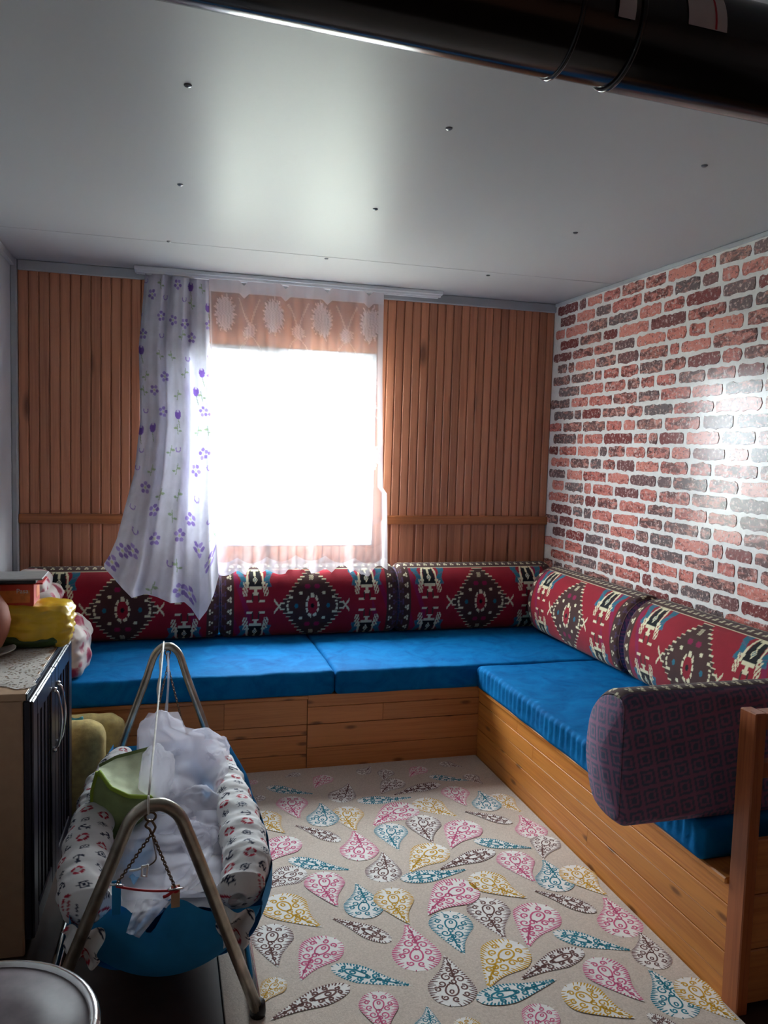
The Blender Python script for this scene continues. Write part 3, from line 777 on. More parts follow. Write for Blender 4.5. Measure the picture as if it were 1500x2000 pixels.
A_ = """t1 405 1055 780 1160;p0 435 930 225 1110;b1 685 945 412 825;y0 140 720 320 888;t0 540 835 555 668;p0 380 612 395 780;b0 285 605 60 690;t1 203 550 492 610;b1 445 470 235 388;p0 515 560 540 418;p0 245 455 60 570;y0 700 688 735 862;b0 620 658 675 520;t0 700 383 690 507;y0 942 495 748 602;t1 728 645 1052 608;b1 1178 515 903 597;p0 1085 675 828 797;p0 790 1082 795 858;t0 980 798 990 1000;b0 950 1247 980 1013;y0 1305 955 1103 1142;t1 1086 1215 1478 1133;y0 1086 615 1303 750;b0 1150 733 1185 927;p0 1435 775 1293 952;p0 1265 512 1332 662;t1 1076 462 1358 507;p0 1083 380 938 492;b0 850 345 850 472;y0 822 264 978 357;p0 808 305 578 382;y0 490 303 490 420;t0 340 398 380 288;p0 230 255 225 362;y0 70 325 156 438;t1 523 275 792 264;b1 922 198 688 246;b0 415 280 508 198;p0 990 208 1017 302;t0 1130 325 1125 230;b1 1258 385 1033 323;y0 1185 242 1282 333;p0 1350 455 1318 343;b0 150 858 110 1062;y0 180 1120 50 1235;b1 495 1155 108 1302;p0 640 1178 640 1390;t0 840 1400 880 1250;y0 1020 1300 1140 1450;p0 1440 1250 1330 1420;t1 100 210 320 250;p0 400 160 310 215;b0 530 150 600 115;b0 680 130 640 180;p0 850 120 760 160;t1 865 160 1070 185;b0 920 95 1020 120;b0 1050 150 1110 200;b0 260 150 180 165;b0 90 255 10 290;p0 60 185 -20 200;b0 740 180 620 240"""
B_ = """t0 245 725 222 540;y0 345 570 520 755;b1 492 850 130 712;p0 640 990 590 758;b0 880 1165 850 955;t1 240 960 705 1082;p0 215 810 45 1030;b1 420 1070 35 1228;p0 490 1110 730 1382;y0 320 1270 692 1495;t0 985 1470 848 1180;y0 1010 1225 1290 1498;b0 290 400 210 520;p0 100 425 90 270;p0 220 1380 220 1620;b1 790 1440 1100 1600"""
placed = []
def put(kind, ck, a, b):
    L_ = (a-b).length; c = (a+b)/2
    o = bpy.data.objects.new('paisley_motif', PM[(kind, ck)]); COL.objects.link(o); o.parent = rug
    o.location = Vector((c.x, c.y, .0083+.0003*(len(placed) % 6)))-wpos(rug); o.rotation_euler = (0, 0, math.atan2(b.y-a.y, b.x-a.x)); o.scale = (L_, L_*(1 if hash((round(a.x, 2), ck)) % 2 else 1), 1)
    placed.append((c.x, c.y))
def feed(txt, s, ox, oy):
    for it in txt.split(';'):
        k, a, b, c, d = it.split(); a, b, c, d = [float(q) for q in (a, b, c, d)]
        P = px(ox+a/s, oy+b/s, 2, .008); Q = px(ox+c/s, oy+d/s, 2, .008)
        if min(P.x, Q.x) < RX0+.01 or max(P.y, Q.y) > BY-.005: continue
        m = (P+Q)/2
        if any(math.hypot(m.x-e, m.y-g_) < .06 for e, g_ in placed): continue
        # keep inside the rug on the bench side
        over = max(P.x, Q.x)-(BX-.03)
        if over > 0: P.x -= over; Q.x -= over
        put(int(k[1]), k[0], P, Q)
feed(A_, 2.419, 480, 1450); feed(B_, 3.0, 1000, 1500)
rp = random.Random(11)
for k in range(900):
    x, y = rp.uniform(RX0+.09, BX-.10), rp.uniform(RY0+.1, BY-.1)
    if all(math.hypot(x-a, y-b) > .150 for a, b in placed) and (y < 2.0 or x < .55):
        th = rp.uniform(0, 2*PI); L_ = .15; d = Vector((math.cos(th), math.sin(th), 0))*L_/2; c = Vector((x, y, 0)); put(0, rp.choice('typb'), c-d, c+d)

# ------------------------------------------------------------------ cabinet
CX1 = -.335; CY0, CY1, CZ = 2.40, 3.13, .78
CBX = XL+.022
cab = thing('cabinet', 'low beige cabinet with dark doors beside the cradle', 'cabinet', ((XL+CX1)/2, (CY0+CY1)/2, 0))
obj('body', join(bbox(CBX, CX1-.022, CY0, CY0+.018, 0, CZ-.02), bbox(CBX, CX1-.022, CY1-.018, CY1, 0, CZ-.02), bbox(CBX, CX1-.03, CY0+.018, CY1-.018, .04, .058), bbox(CBX, CBX+.008, CY0+.018, CY1-.018, .04, CZ-.02)), M['carcass'], cab)
top = obj('top', bbox(CBX, CX1-.012, CY0-.004, CY1+.004, CZ-.02, CZ, .002), M['carcass'], cab)
obj('edge_band', bbox(CX1-.0125, CX1-.009, CY0-.004, CY1+.004, CZ-.019, CZ-.001, .0005), M['black'], top)
ymid = (CY0+CY1)/2
for (a, b, hy) in ((CY0+.002, ymid-.0015, ymid-.035), (ymid+.0015, CY1-.002, ymid+.035)):
    dr = obj('door', bbox(CX1-.020, CX1-.001, a, b, .05, CZ-.024, .003), M['door'], cab)
    st = .062
    obj('door_frame', join(bbox(CX1-.001, CX1+.006, a, a+st, .05, CZ-.024), bbox(CX1-.001, CX1+.006, b-st, b, .05, CZ-.024), bbox(CX1-.001, CX1+.006, a+st, b-st, CZ-.024-st, CZ-.024), bbox(CX1-.001, CX1+.006, a+st, b-st, .05, .05+st)), M['door'], dr)
    obj('panel_moulding', join(*[bbox(CX1-.001, CX1+.003, a+st+.03+k*.058, a+st+.036+k*.058, .05+st, CZ-.024-st, .001) for k in range(int((b-a-2*st)/.058))]), M['door'], dr)
    obj('handle', tube(spline([(CX1+.006, hy, CZ-.09), (CX1+.022, hy, CZ-.11), (CX1+.032, hy, CZ-.19), (CX1+.022, hy, CZ-.27), (CX1+.006, hy, CZ-.29)], 8), .0045, 8), M['chrome'], dr, smooth=True)
    obj('handle_foot', join(lathe([(.0, CZ-.098), (.009, CZ-.096), (.009, CZ-.084), (.0, CZ-.082)], CX1+.008, hy, 10), lathe([(.0, CZ-.298), (.009, CZ-.296), (.009, CZ-.284), (.0, CZ-.282)], CX1+.008, hy, 10)), M['chrome'], dr, smooth=True)
obj('plinth', bbox(XL+.02, CX1-.05, CY0+.018, CY1-.018, 0, .04), M['black'], cab)
cab.rotation_euler.z = -.040
# lace doily
def doily_fn(u, v):
    x = XL+.03+(CX1-.018-XL-.03)*u; y = CY0+.05+(CY1-CY0-.06)*v
    zz = CZ+.0022+.0012*nz3(x*20, y*20, 0)
    y += .02*math.sin(u*19)*(1 if v < .05 else 0); x += .008*math.sin(v*50)*(1 if u > .95 else 0)
    return (x, y, zz)
tag(obj('doily', grid(24, 40, doily_fn), M['lace'], smooth=True), 'white lace doily spread over the cabinet top', 'doily')
# clay pot on a plate
pc = px(-38, 1282, 2, CZ); pr = .088
pot = thing('clay_pot', 'rounded terracotta pot standing on a white plate', 'pot', (pc.x, pc.y, CZ+.012))
z = CZ+.012
obj('body', lathe([(.002, z), (.045, z), (.066, z+.02), (.086, z+.065), (.092, z+.105), (.084, z+.15), (.062, z+.185), (.052, z+.2), (.056, z+.215), (.048, z+.216), (.045, z+.2)], pc.x, pc.y, 36), M['clay'], pot, smooth=True)
obj('rim_band', lathe([(.0535, z+.199), (.060, z+.208), (.059, z+.218), (.050, z+.219)], pc.x, pc.y, 36), M['black'], pot, smooth=True)
tag(obj('plate', lathe([(.001, CZ+.004), (.06, CZ+.004), (.085, CZ+.012), (.106, CZ+.022), (.107, CZ+.024), (.104, CZ+.0245), (.082, CZ+.015), (.05, CZ+.009), (.001, CZ+.009)], pc.x, pc.y, 48), M['china'], smooth=True), 'white china plate under the terracotta pot', 'plate')
# yellow bag
bc = px(70, 1272, 2, CZ); by0 = bc.y+.02
bx0, bx1 = px(-10, 1230, 1, by0).x, px(141, 1230, 1, by0).x
bz1 = px(90, 1182, 1, by0+.05).z
def bag_d(p):
    p = np.array(p); n = nz3(p[0]*9, p[1]*9, p[2]*9)*.022+nz3(p[0]*14, p[1]*14, p[2]*55)*.020+nz3(p[0]*40, p[1]*30, p[2]*60)*.008
    p = p*(1+n*4); 
    if p[2] < -.03: p[0] *= .94
    return p
bag = thing('plastic_bag', 'bulging yellow plastic bag on the cabinet top, red box on it', 'bag', ((bx0+bx1)/2, by0+.09, CZ))
hb = bz1-CZ
obj('bag_body', rbox((bx0+bx1)/2, by0+.09, CZ+.004+hb/2, bx1-bx0, .19, hb, .038, (40, 24, 18), 6, bag_d), M['bag'], bag, smooth=True)
obj('dark_band', rbox((bx0+bx1)/2-.02, by0+.088, CZ+.03, (bx1-bx0)*.88, .192, .05, .024, (10, 6, 2), 4, bag_d), M['green_inside'], bag, smooth=True)
obj('seam', tube([(bx1-.075, by0-.004, CZ+hb*.47), (bx1-.03, by0+.0, CZ+hb*.49)], .0032, 6), M['black'], bag)
# red box
rbz = bz1+.002; rby = by0+.03; rbx1 = px(66, 1165, 1, rby).x; rbx0 = rbx1-.20
rbh = px(66, 1141, 1, rby).z-rbz
rbox_t = thing('cardboard_box', 'red and orange printed carton lying on the yellow bag', 'box', ((rbx0+rbx1)/2, rby+.07, rbz))
obj('carton', bbox(rbx0, rbx1, rby, rby+.14, rbz, rbz+rbh, .002), M['redbox'], rbox_t)
obj('print_panel', box(rbx0+.01, rbx1-.012, rby-.0008, rby+.0002, rbz+.012, rbz+rbh*.72), M['orange_print'], rbox_t)
obj('print_panel', box(rbx1-.0002, rbx1+.0008, rby+.06, rby+.125, rbz+.018, rbz+rbh*.78), M['orange_print'], rbox_t)
obj('flap', join(bbox(rbx1-.004, rbx1+.028, rby+.004, rby+.136, rbz+rbh-.002, rbz+rbh+.003, .001)), M['redlid'], rbox_t)
def stroke_text(name, s, mat, parent, loc, rot, size):
    c = bpy.data.curves.new(name, 'FONT'); c.body = s; c.size = size; c.extrude = .0003
    o = bpy.data.objects.new(name+'_tmp', c); COL.objects.link(o)
    dg = bpy.context.evaluated_depsgraph_get(); me = bpy.data.meshes.new_from_object(o.evaluated_get(dg)); bpy.data.objects.remove(o)
    return link(name, me, mat, parent, Vector(loc)-wpos(parent), rot)
stroke_text('lettering', 'Pasa', M['china'], rbox_t, (rbx1-.055, rby-.0014, rbz+rbh*.60), (PI/2, 0, 0), .022)
tz = rbz+rbh+.004
tr = thing('serving_tray', 'flat black tray with a grey top lying on the red carton', 'tray', ((rbx0+rbx1)/2-.03, rby+.06, tz))
obj('tray_body', bbox(rbx0-.06, rbx1+.01, rby-.02, rby+.13, tz, tz+.012, .004, 2), M['black'], tr)
obj('tray_top', bbox(rbx0-.06, rbx1+.03, rby-.02, rby+.15, tz+.012, tz+.018, .002), M['tray'], tr)

# floral quilt bundle on the bench end
def q_d(p):
    p = np.array(p); n = nz3(p[0]*4+3, p[1]*4, p[2]*4)*.10+nz3(p[0]*10, p[1]*10, p[2]*18)*.09+nz3(p[0]*28, p[1]*28, p[2]*40)*.03
    return p*(1+n)
qy = 3.78
qx1 = px(166, 1280, 1, qy-.18).x
qb = thing('quilt_bundle', 'rolled pink floral quilts stacked on the bench end behind the cabinet', 'bedding', (XL+.2, qy, ZS))
obj('quilt', rbox((XL+.02+qx1)/2, qy, ZS+.115, qx1-XL-.02, .44, .235, .08, (24, 24, 14), 6, q_d), M['bundle'], qb, smooth=True)
qx2 = px(116, 1180, 1, qy).x
obj('quilt', rbox((XL+.02+qx2)/2, qy+.02, ZS+.285, qx2-XL-.02, .38, .17, .06, (22, 22, 10), 6, q_d), M['bundle'], qb, smooth=True)
qx3 = px(92, 1120, 1, qy).x
obj('quilt', rbox(qx3-.07, qy+.02, ZS+.385, .15, .30, .11, .05, (6, 10, 3), 5, q_d), M['bundle'], qb, smooth=True)
obj('quilt', rbox(qx3-.19, qy+.02, ZS+.375, .13, .30, .10, .045, (6, 10, 3), 5, q_d), M['bundle'], qb, smooth=True)

# ------------------------------------------------------------------ cradle
NYA, FYA = 1.90, 3.20                    # near / far A-frame
na = px(305, 1572, 1, NYA); fa = px(326, 1262, 1, FYA)
R_T = .0155
cr = thing('baby_cradle', 'hanging baby cradle of blue cloth on a steel tube stand', 'cradle', ((na.x+fa.x)/2, 2.5, 0))
def aframe(y_foot, xl, xr, y_top, xa, za, half, rad):
    """inverted U tube: foot, straight leg, rounded apex, leg, foot"""
    def P(x, z): return (x, y_foot+(y_top-y_foot)*z/za, z)
    pts = [P(xl, .02)]; zb = za-.085
    L = Vector((xa-half-xl, 0, zb-.02)); 
    for t in (.33, .66): pts.append(P(xl+(xa-half-xl)*t, .02+(zb-.02)*t))
    ctrl = [P(xa-half*1.12, zb-.03), P(xa-half*.98, zb), P(xa-half*.70, za-.032), P(xa-half*.3, za-.004), P(xa, za), P(xa+half*.3, za-.004), P(xa+half*.70, za-.032), P(xa+half*.98, zb), P(xa+half*1.12, zb-.03)]
    pts += [tuple(p) for p in spline(ctrl, 5)]
    for t in (.66, .33): pts.append(P(xr+(xa+half-xr)*t, .02+(zb-.02)*t))
    pts.append(P(xr, .02)); return tube(pts, rad, 14)
nfl, nfr = px(106, 1990, 1, 1.99).x-.03, px(504, 1950, 1, 1.99).x
ffl, ffr = fa.x-.27, fa.x+.27
obj('stand_frame', aframe(1.99, -.285, nfr, NYA, na.x-.002, na.z, .078, R_T), M['aged_steel'], cr, smooth=True)
obj('stand_frame', aframe(3.14, ffl, ffr, FYA, fa.x, fa.z, .066, R_T*.92), M['aged_steel'], cr, smooth=True)
obj('floor_rail', tube([(nfr-.002, 2.0, .03), (nfr+.005, 2.5, .03), (ffr, 3.13, .03)], .013, 12), M['chrome'], cr, smooth=True)
obj('floor_rail', tube([(-.283, 2.0, .03), (-.265, 2.5, .03), (ffl, 3.13, .03)], .013, 12), M['chrome'], cr, smooth=True)
for (x, y) in ((-.285, 1.99), (nfr, 1.99), (ffl, 3.14), (ffr, 3.14)):
    obj('rubber_foot', lathe([(.001, .009), (.02, .009), (.021, .02), (.019, .045), (.0, .046)], x, y, 14), M['black'], cr, smooth=True)
# cloth body: loft of cross-sections from the near end to the far end
YN, YFR = 2.06, 3.02
def rim_x(y, s):
    t = (y-YN)/(YFR-YN)
    if s > 0: return interp([(0, .27), (.12, .312), (.35, .312), (.7, .29), (1, .245)], t)[0]
    return interp([(0, -.212), (.12, -.245), (.35, -.245), (.7, -.23), (1, -.16)], t)[0]
def rim_z(y, s):
    t = (y-YN)/(YFR-YN); return interp([(0, .285), (.12, .32), (.4, .345), (.8, .365), (1, .385)], t)[0]
def body_fn(u, v):
    y = YN+(YFR-YN)*v; xl, xr = rim_x(y, -1), rim_x(y, 1); zt = rim_z(y, 1)
    a = PI*(1-u); sx = math.copysign(abs(math.cos(a))**.62, math.cos(a)); sz = math.sin(a)**.62
    dep = interp([(0, .15), (.08, .215), (.9, .22), (1, .14)], v)[0]
    x = (xl+xr)/2+(xr-xl)/2*sx*(1.0 if sz < .3 else 1-.10*(sz-.3)); z_ = zt-dep*sz
    x += .006*nz3(y*8, u*9, 2); z_ += .005*nz3(y*7, u*8, 5)
    return (x, y, max(z_, .06))
obj('cloth_body', grid(40, 44, body_fn), M['blue_cradle'], cr, smooth=True)
# end panels with two humps carrying the straps
XR1, XR2 = px(232, 1748, 1, YN).x, px(347, 1752, 1, YN).x
def end_fn(y0, bulge, hump):
    def fn(u, v):
        xl, xr = rim_x(YN if hump else YFR, -1), rim_x(YN if hump else YFR, 1); x = xl+(xr-xl)*u
        zt = rim_z(YN if hump else YFR, 1)-.015
        if hump:
            zt += .050*math.exp(-((x-XR1)/.045)**2)+.050*math.exp(-((x-XR2)/.055)**2)-.045*math.exp(-((x-(XR1+XR2)/2-.005)/.03)**2)
        a = PI*(1-u); zb = rim_z(YN, 1)-.17*math.sin(a)**.6
        if not hump: zb += .05
        return (x, y0-bulge*math.sin(PI*u)*math.sin(PI*min(1, v*.8+.1)), zt+(zb-zt)*v)
    return fn
obj('end_panel', grid(48, 14, end_fn(YN-.004, .035, True)), M['blue_cradle'], cr, smooth=True)
obj('end_panel', grid(30, 10, end_fn(YFR+.004, -.02, False)), M['blue_cradle'], cr, smooth=True)
# padded nautical side rolls
def naut_cols(s, w, seed):
    col = np.zeros(s.shape+(3,)); col[:] = srgb(226, 224, 224)[:3]
    rr = random.Random(seed); kk = 0
    for i in range(int(s.max()/.052)+1):
        for j in range(-2, 5):
            cs, cw = i*.052+(.026 if j % 2 else 0)+rr.uniform(-.006, .006), j*.050+rr.uniform(-.006, .006); kk += 1
            a, b = s-cs, w-cw; r = np.hypot(a, b); an = np.arctan2(b, a); k = (kk+i) % 3
            if k == 0:
                m = (r < .0165) & (r > .0085); col[m] = srgb(176, 40, 62)[:3]; col[m & (np.sin(an*4+.7) > .86)] = srgb(236, 226, 228)[:3]
            elif k == 1:
                m = (r < .0045) | ((r > .008) & (r < .0115)) | ((r < .017) & (np.abs(np.sin(an*4)) < .22)); col[m] = srgb(40, 48, 72)[:3]
            else:
                th = cs*90; c_, s_ = math.cos(th), math.sin(th); x, y = a*c_+b*s_, -a*s_+b*c_
                m = ((np.abs(x) < .0026) & (np.abs(y) < .015)) | ((np.abs(y-.009) < .0024) & (np.abs(x) < .008)) | ((np.abs(np.hypot(x, y+.002)-.0125) < .0026) & (y < -.004)); col[m] = srgb(48, 52, 74)[:3]
    return col
def side_roll(s, name_seed):
    ys = np.linspace(YN+.01, YFR-.05, 320); pts = []
    for y in ys:
        pts.append(Vector((rim_x(y, s)-s*(.070 if s > 0 else .050), y, rim_z(y, s)-.004)))
    n = 100; V = []; ss, ww = [], []; acc = 0
    for i, p in enumerate(pts):
        if i: acc += (p-pts[i-1]).length
        t = i/(len(pts)-1); rad = .052*min(1, (t/.04+.12))**.5*min(1, ((1-t)/.06+.15))**.5
        rad *= interp([(0, 1.12), (.3, 1.15), (.7, .95), (1, .8)], t)[0]
        wr = 1+.05*math.sin(t*46+s)+.07*nz3(t*30, s, 0)
        for k in range(n):
            a = 2*PI*k/n; r_ = rad*wr*(1+.06*nz3(math.cos(a)*2, math.sin(a)*2, t*30))
            V.append((p.x-s*math.cos(a)*r_*1.12, p.y, p.z+math.sin(a)*r_*.86)); ss.append(acc); ww.append(a*rad)
    Fc = [(i*n+k, i*n+(k+1) % n, (i+1)*n+(k+1) % n, (i+1)*n+k) for i in range(len(pts)-1) for k in range(n)]
    Fc += [list(range(n)), [(len(pts)-1)*n+k for k in range(n)]]
    o = obj('side_pad', (V, Fc), M['nautical'], cr, smooth=True); setcol(o, naut_cols(np.array(ss), np.array(ww), name_seed))
    o['label'] = 'white pad printed with anchors and rings'
side_roll(1, 1); side_roll(-1, 2)
# ties of printed cloth at the near corners
for s, xx in ((1, px(455, 1775, 1, YN).x), (-1, px(165, 1770, 1, YN).x)):
    vf = grid(30, 34, lambda u, v: (xx+(u-.5)*.10*(1-.35*v)+.006*math.sin(v*9), YN-.045+.018*math.sin(u*9+v*4)-.008*v, .288-.085*v+.01*math.sin(u*5)))
    o = obj('tie_end', vf, M['nautical'], cr, smooth=True); u_, v__ = np.meshgrid(np.linspace(0, .10, 30), np.linspace(0, .085, 34)); setcol(o, naut_cols(v__, u_, 4).reshape(-1, 3))
# inner sheet
def sheet_fn(u, v):
    y = YN+.03+(YFR-YN-.06)*v; x = rim_x(y, -1)+.06+(rim_x(y, 1)-rim_x(y, -1)-.12)*u
    return (x, y, .255+.02*math.sin(PI*u)+.03*nz3(x*7, y*7, 3)+.015*nz3(x*20, y*16, 8)+.06*v*0)
obj('inner_sheet', grid(44, 80, sheet_fn), M['sheet'], cr, smooth=True)
# hooks, chains, rings
def torus(c, R, r, axis, seg=16, sec=6):
    n = Vector(axis).normalized(); a = n.orthogonal().normalized(); b = n.cross(a)
    return tube([Vector(c)+(a*math.cos(2*PI*k/seg)+b*math.sin(2*PI*k/seg))*R for k in range(seg)], r, sec, closed=True)
def chain(p, q, link_l=.014, r=.0016):
    p, q = Vector(p), Vector(q); d = q-p; n = max(2, int(d.length/(link_l*.78))); t = d.normalized(); a = t.orthogonal().normalized(); b = t.cross(a); out = []
    for i in range(n):
        c = p+d*((i+.5)/n); s = a if i % 2 else b
        out.append(tube([c+t*(math.cos(th)*link_l*.5)+s*(math.sin(th)*link_l*.27) for th in np.linspace(0, 2*PI, 9)[:-1]], r, 5, closed=True))
    return join(*out)
hz = na.z-R_T
ring1, ring2 = Vector((px(226, 1728, 1, 2.0).x, 2.02, px(226, 1728, 1, 2.02).z)), px(343, 1736, 1, 2.02)
hk = Vector((px(294, 1600, 1, NYA).x, NYA, hz-.012)); hb_ = px(297, 1628, 1, NYA+.01)
obj('hook_ring', torus(hk, .012, .003, (0, 1, .2)), M['rust_chain'], cr, smooth=True)
obj('carabiner', tube(spline([hk+Vector((-.002, 0, -.008)), hk+Vector((-.011, .002, -.022)), hb_+Vector((-.006, 0, .012)), hb_, hb_+Vector((.007, 0, .012)), hk+Vector((.010, .002, -.024)), hk+Vector((.002, 0, -.009))], 5), .003, 8), M['rust_chain'], cr, smooth=True)
obj('chain', chain(hb_, ring1), M['rust_chain'], cr, smooth=True); obj('chain', chain(hb_, ring2), M['rust_chain'], cr, smooth=True)
obj('strap_ring', torus(ring1, .017, .003, (.2, .5, 1)), M['chrome'], cr, smooth=True)
obj('strap_ring', torus(ring2, .019, .003, (0, .5, 1)), M['chrome'], cr, smooth=True)
for rg, xx in ((ring1, XR1), (ring2, XR2)):
    obj('strap', join(bbox(rg.x-.011, rg.x+.011, YN-.03, YN-.026, rim_z(YN, 1)+.022, rg.z+.004, .001)), M['blue_cradle'] if xx == XR1 else M['carcass'], cr)
fk = Vector((fa.x+.004, FYA, fa.z-R_T-.010)); fb = fk+Vector((0, -.01, -.05))
obj('hook_ring', torus(fk, .010, .0026, (0, 1, 0)), M['rust_chain'], cr, smooth=True)
obj('carabiner', tube([fk, fk+Vector((-.006, 0, -.02)), fb, fk+Vector((.006, 0, -.02)), fk], .0025, 6), M['rust_chain'], cr, smooth=True)
obj('chain', chain(fb, (fa.x+.075, 3.04, .37)), M['rust_chain'], cr, smooth=True); obj('chain', chain(fb, (fa.x-.06, 3.04, .37)), M['rust_chain'], cr, smooth=True)

# cord between the two apexes, hanging ribbons
c0 = Vector((px(290, 1572, 1, NYA).x, NYA+.004, na.z+R_T+.003)); c1 = Vector((fa.x-.012, FYA-.004, fa.z+R_T+.003))
cord = thing('white_cord', 'white cord stretched between the two cradle stand tops', 'cord', (c0.x, c0.y, c0.z))
obj('line', tube([c0.lerp(c1, k/10)-Vector((0, 0, .012*math.sin(PI*k/10))) for k in range(11)], .0028, 8), M['rope'], cord, smooth=True)
for c, R in ((c0, R_T+.003), (c1, R_T+.002)):
    obj('loop', torus(c-Vector((0, 0, R)), R+.0015, .0026, (1, 0, 0), 18), M['rope'], cord, smooth=True)
obj('hanging_end', tube(spline([c1+Vector((-.004, -.012, -.03)), c1+Vector((-.014, -.02, -.07)), c1+Vector((-.012, -.02, -.12)), c1+Vector((-.022, -.022, -.18)), c1+Vector((-.016, -.02, -.24))], 6), .004, 6), M['rope'], cord, smooth=True)
# red ribbon between the rings
rp_ = [ring1.lerp(ring2, t)+Vector((0, -.004, -.002-.006*math.sin(PI*t))) for t in np.linspace(0, 1, 9)]
rib = thing('red_ribbon', 'red ribbon tied between the two cradle rings', 'ribbon', ring1)
obj('band', tube(rp_, .003, 6), M['ribbon'], rib, smooth=True)
obj('knot', join(tube(spline([ring2+Vector((-.004, -.006, 0)), ring2+Vector((-.02, -.012, -.008)), ring2+Vector((-.03, -.01, -.012))], 4), [.004]*9, 6), torus(ring2+Vector((0, -.004, 0)), .0065, .0035, (0, 1, 0), 10)), M['ribbon'], rib, smooth=True)
# white plastic clip hanging from the hook
cl0 = px(305, 1690, 1, 2.06)
clip = thing('plastic_clip', 'white plastic clip hanging on a wire inside the cradle front', 'clip', cl0)
obj('wire', tube(spline([hb_, hb_+Vector((.004, .03, -.04)), px(305, 1672, 1, 2.05), px(302, 1682, 1, 2.05), px(292, 1690, 1, 2.06)], 6), .002, 6), M['rust_chain'], clip, smooth=True)
ca = [px(a, b, 1, 2.06) for a, b in ((277, 1692), (289, 1690), (286, 1712), (277, 1711))]
obj('clip_frame', tube(ca, .003, 6, closed=True), M['plastic_white'], clip, smooth=True)
obj('clip_arm', tube(spline([px(290, 1689, 1, 2.06), px(270, 1698, 1, 2.06), px(252, 1701, 1, 2.06)], 5), .003, 6), M['plastic_white'], clip, smooth=True)

# tulle: crumpled layers of fine net
def tulle_layer(ctrl_l, ctrl_r, depth_y, amp, seed, nu=46, nv=80, z_off=0):
    """left / right outline in photo pixels (t, x, y), at the given world y per t"""
    def fn(u, v):
        xl, yl = interp(ctrl_l, v); xr, yr = interp(ctrl_r, v); Y = interp(depth_y, v)[0]
        x = xl+(xr-xl)*u; y = yl+(yr-yl)*u
        bul = math.sin(PI*u)
        Y += amp*(nz3(u*3+seed, v*4, 0)*1.7+.45*math.sin(u*13+v*7+seed+2.5*nz3(u*3, v*3, seed)))-.08*bul*amp/.05
        x += 5*nz3(u*3, v*4, seed+2)*bul; y += 6*nz3(u*3+9, v*4, seed+3)*bul
        p = px(x, y, 1, Y); return (p.x, p.y, max(p.z, .10))
    return grid(nu, nv, fn)
net = thing('tulle_net', 'crumpled white tulle netting heaped inside the cradle', 'netting', (.05, 2.5, .3))
obj('fold', tulle_layer([(0, 290, 1392), (.12, 268, 1425), (.35, 266, 1500), (.6, 272, 1560), (1, 262, 1640)], [(0, 348, 1390), (.1, 362, 1420), (.2, 420, 1432), (.45, 448, 1500), (.7, 440, 1560), (1, 430, 1640)], [(0, 2.92), (.4, 2.72), (1, 2.42)], .05, 1), M['tulle'], net, smooth=True)
def puff(qx, qy, Y, rx, ry, rz, seed, nu=48, nv=30):
    c = px(qx, qy, 1, Y)
    def fn(u, v):
        a, b = 2*PI*u, PI*(v-.5); d = Vector((math.cos(b)*math.cos(a), math.cos(b)*math.sin(a), math.sin(b)))
        k = 1+.22*nz3(d.x*1.6+seed, d.y*1.6, d.z*1.6)+.10*(1-abs(nz3(d.x*3.2, d.y*3.2+seed, d.z*3.2))*2.4)+.03*nz3(d.x*9, d.y*9, d.z*9+seed)
        return (c.x+d.x*rx*k, c.y+d.y*ry*k, max(.10, c.z+d.z*rz*k))
    return grid(nu, nv, fn)
for q in ((314, 1436, 2.88, .078, .06, .074, 1), (396, 1470, 2.80, .082, .06, .072, 4), (352, 1520, 2.72, .135, .08, .088, 7), (372, 1590, 2.55, .130, .09, .080, 11), (368, 1665, 2.36, .120, .10, .070, 15), (306, 1512, 2.50, .050, .035, .085, 19)):
    obj('fold', puff(*q), M['tulle'], net, smooth=True)
obj('fold', tulle_layer([(0, 280, 1590), (.4, 240, 1640), (.75, 225, 1710), (1, 240, 1760)], [(0, 440, 1580), (.4, 446, 1650), (.8, 448, 1715), (1, 430, 1750)], [(0, 2.52), (.5, 2.34), (1, 2.12)], .045, 13), M['tulle'], net, smooth=True)
obj('fold', tulle_layer([(0, 300, 1600), (.5, 330, 1680), (1, 290, 1780)], [(0, 430, 1590), (.5, 440, 1660), (1, 400, 1720)], [(0, 2.54), (1, 2.14)], .06, 17), M['tulle'], net, smooth=True)
obj('fold', tulle_layer([(0, 268, 1755), (1, 246, 1822)], [(0, 330, 1760), (1, 272, 1832)], [(0, 2.05), (1, 1.995)], .012, 21, 16, 20), M['tulle'], net, smooth=True)
obj('gathered_top', tube(spline([(fa.x+.004, FYA-.02, fa.z-.02), (fa.x+.006, FYA-.05, fa.z-.12), (fa.x-.004, 3.02, .47), (fa.x-.01, 2.93, .44)], 6), [.004]*10+[.006]*6+[.012]*3, 8), M['tulle'], net, smooth=True)
# pale blue patterned cloth lying in the cradle
def cloth_patch(pts, zc, n=14):
    P = [px(a, b, 2, zc) for a, b in pts]
    def fn(u, v):
        a = P[0].lerp(P[1], u); b = P[3].lerp(P[2], u); p = a.lerp(b, v); return (p.x, p.y, p.z+.02*math.sin(PI*u)*math.sin(PI*v)+.012*nz3(u*4, v*4, zc*9))
    return grid(n, n, fn)
bl = thing('baby_blanket', 'pale blue and white baby blanket lying under the tulle', 'blanket', (.05, 2.4, .26))
obj('blue_fold', cloth_patch([(238, 1690), (292, 1600), (330, 1612), (262, 1730)], .30), M['patch'], bl, smooth=True)
obj('blue_fold', cloth_patch([(352, 1490), (380, 1478), (420, 1540), (405, 1560)], .365), M['patch'], bl, smooth=True)
obj('white_fold', cloth_patch([(330, 1640), (440, 1620), (445, 1735), (320, 1752)], .29), M['sheet'], bl, smooth=True)
obj('blue_hem', cloth_patch([(255, 1828), (330, 1775), (350, 1750), (300, 1770)], .262, 8), M['patch'], bl, smooth=True)

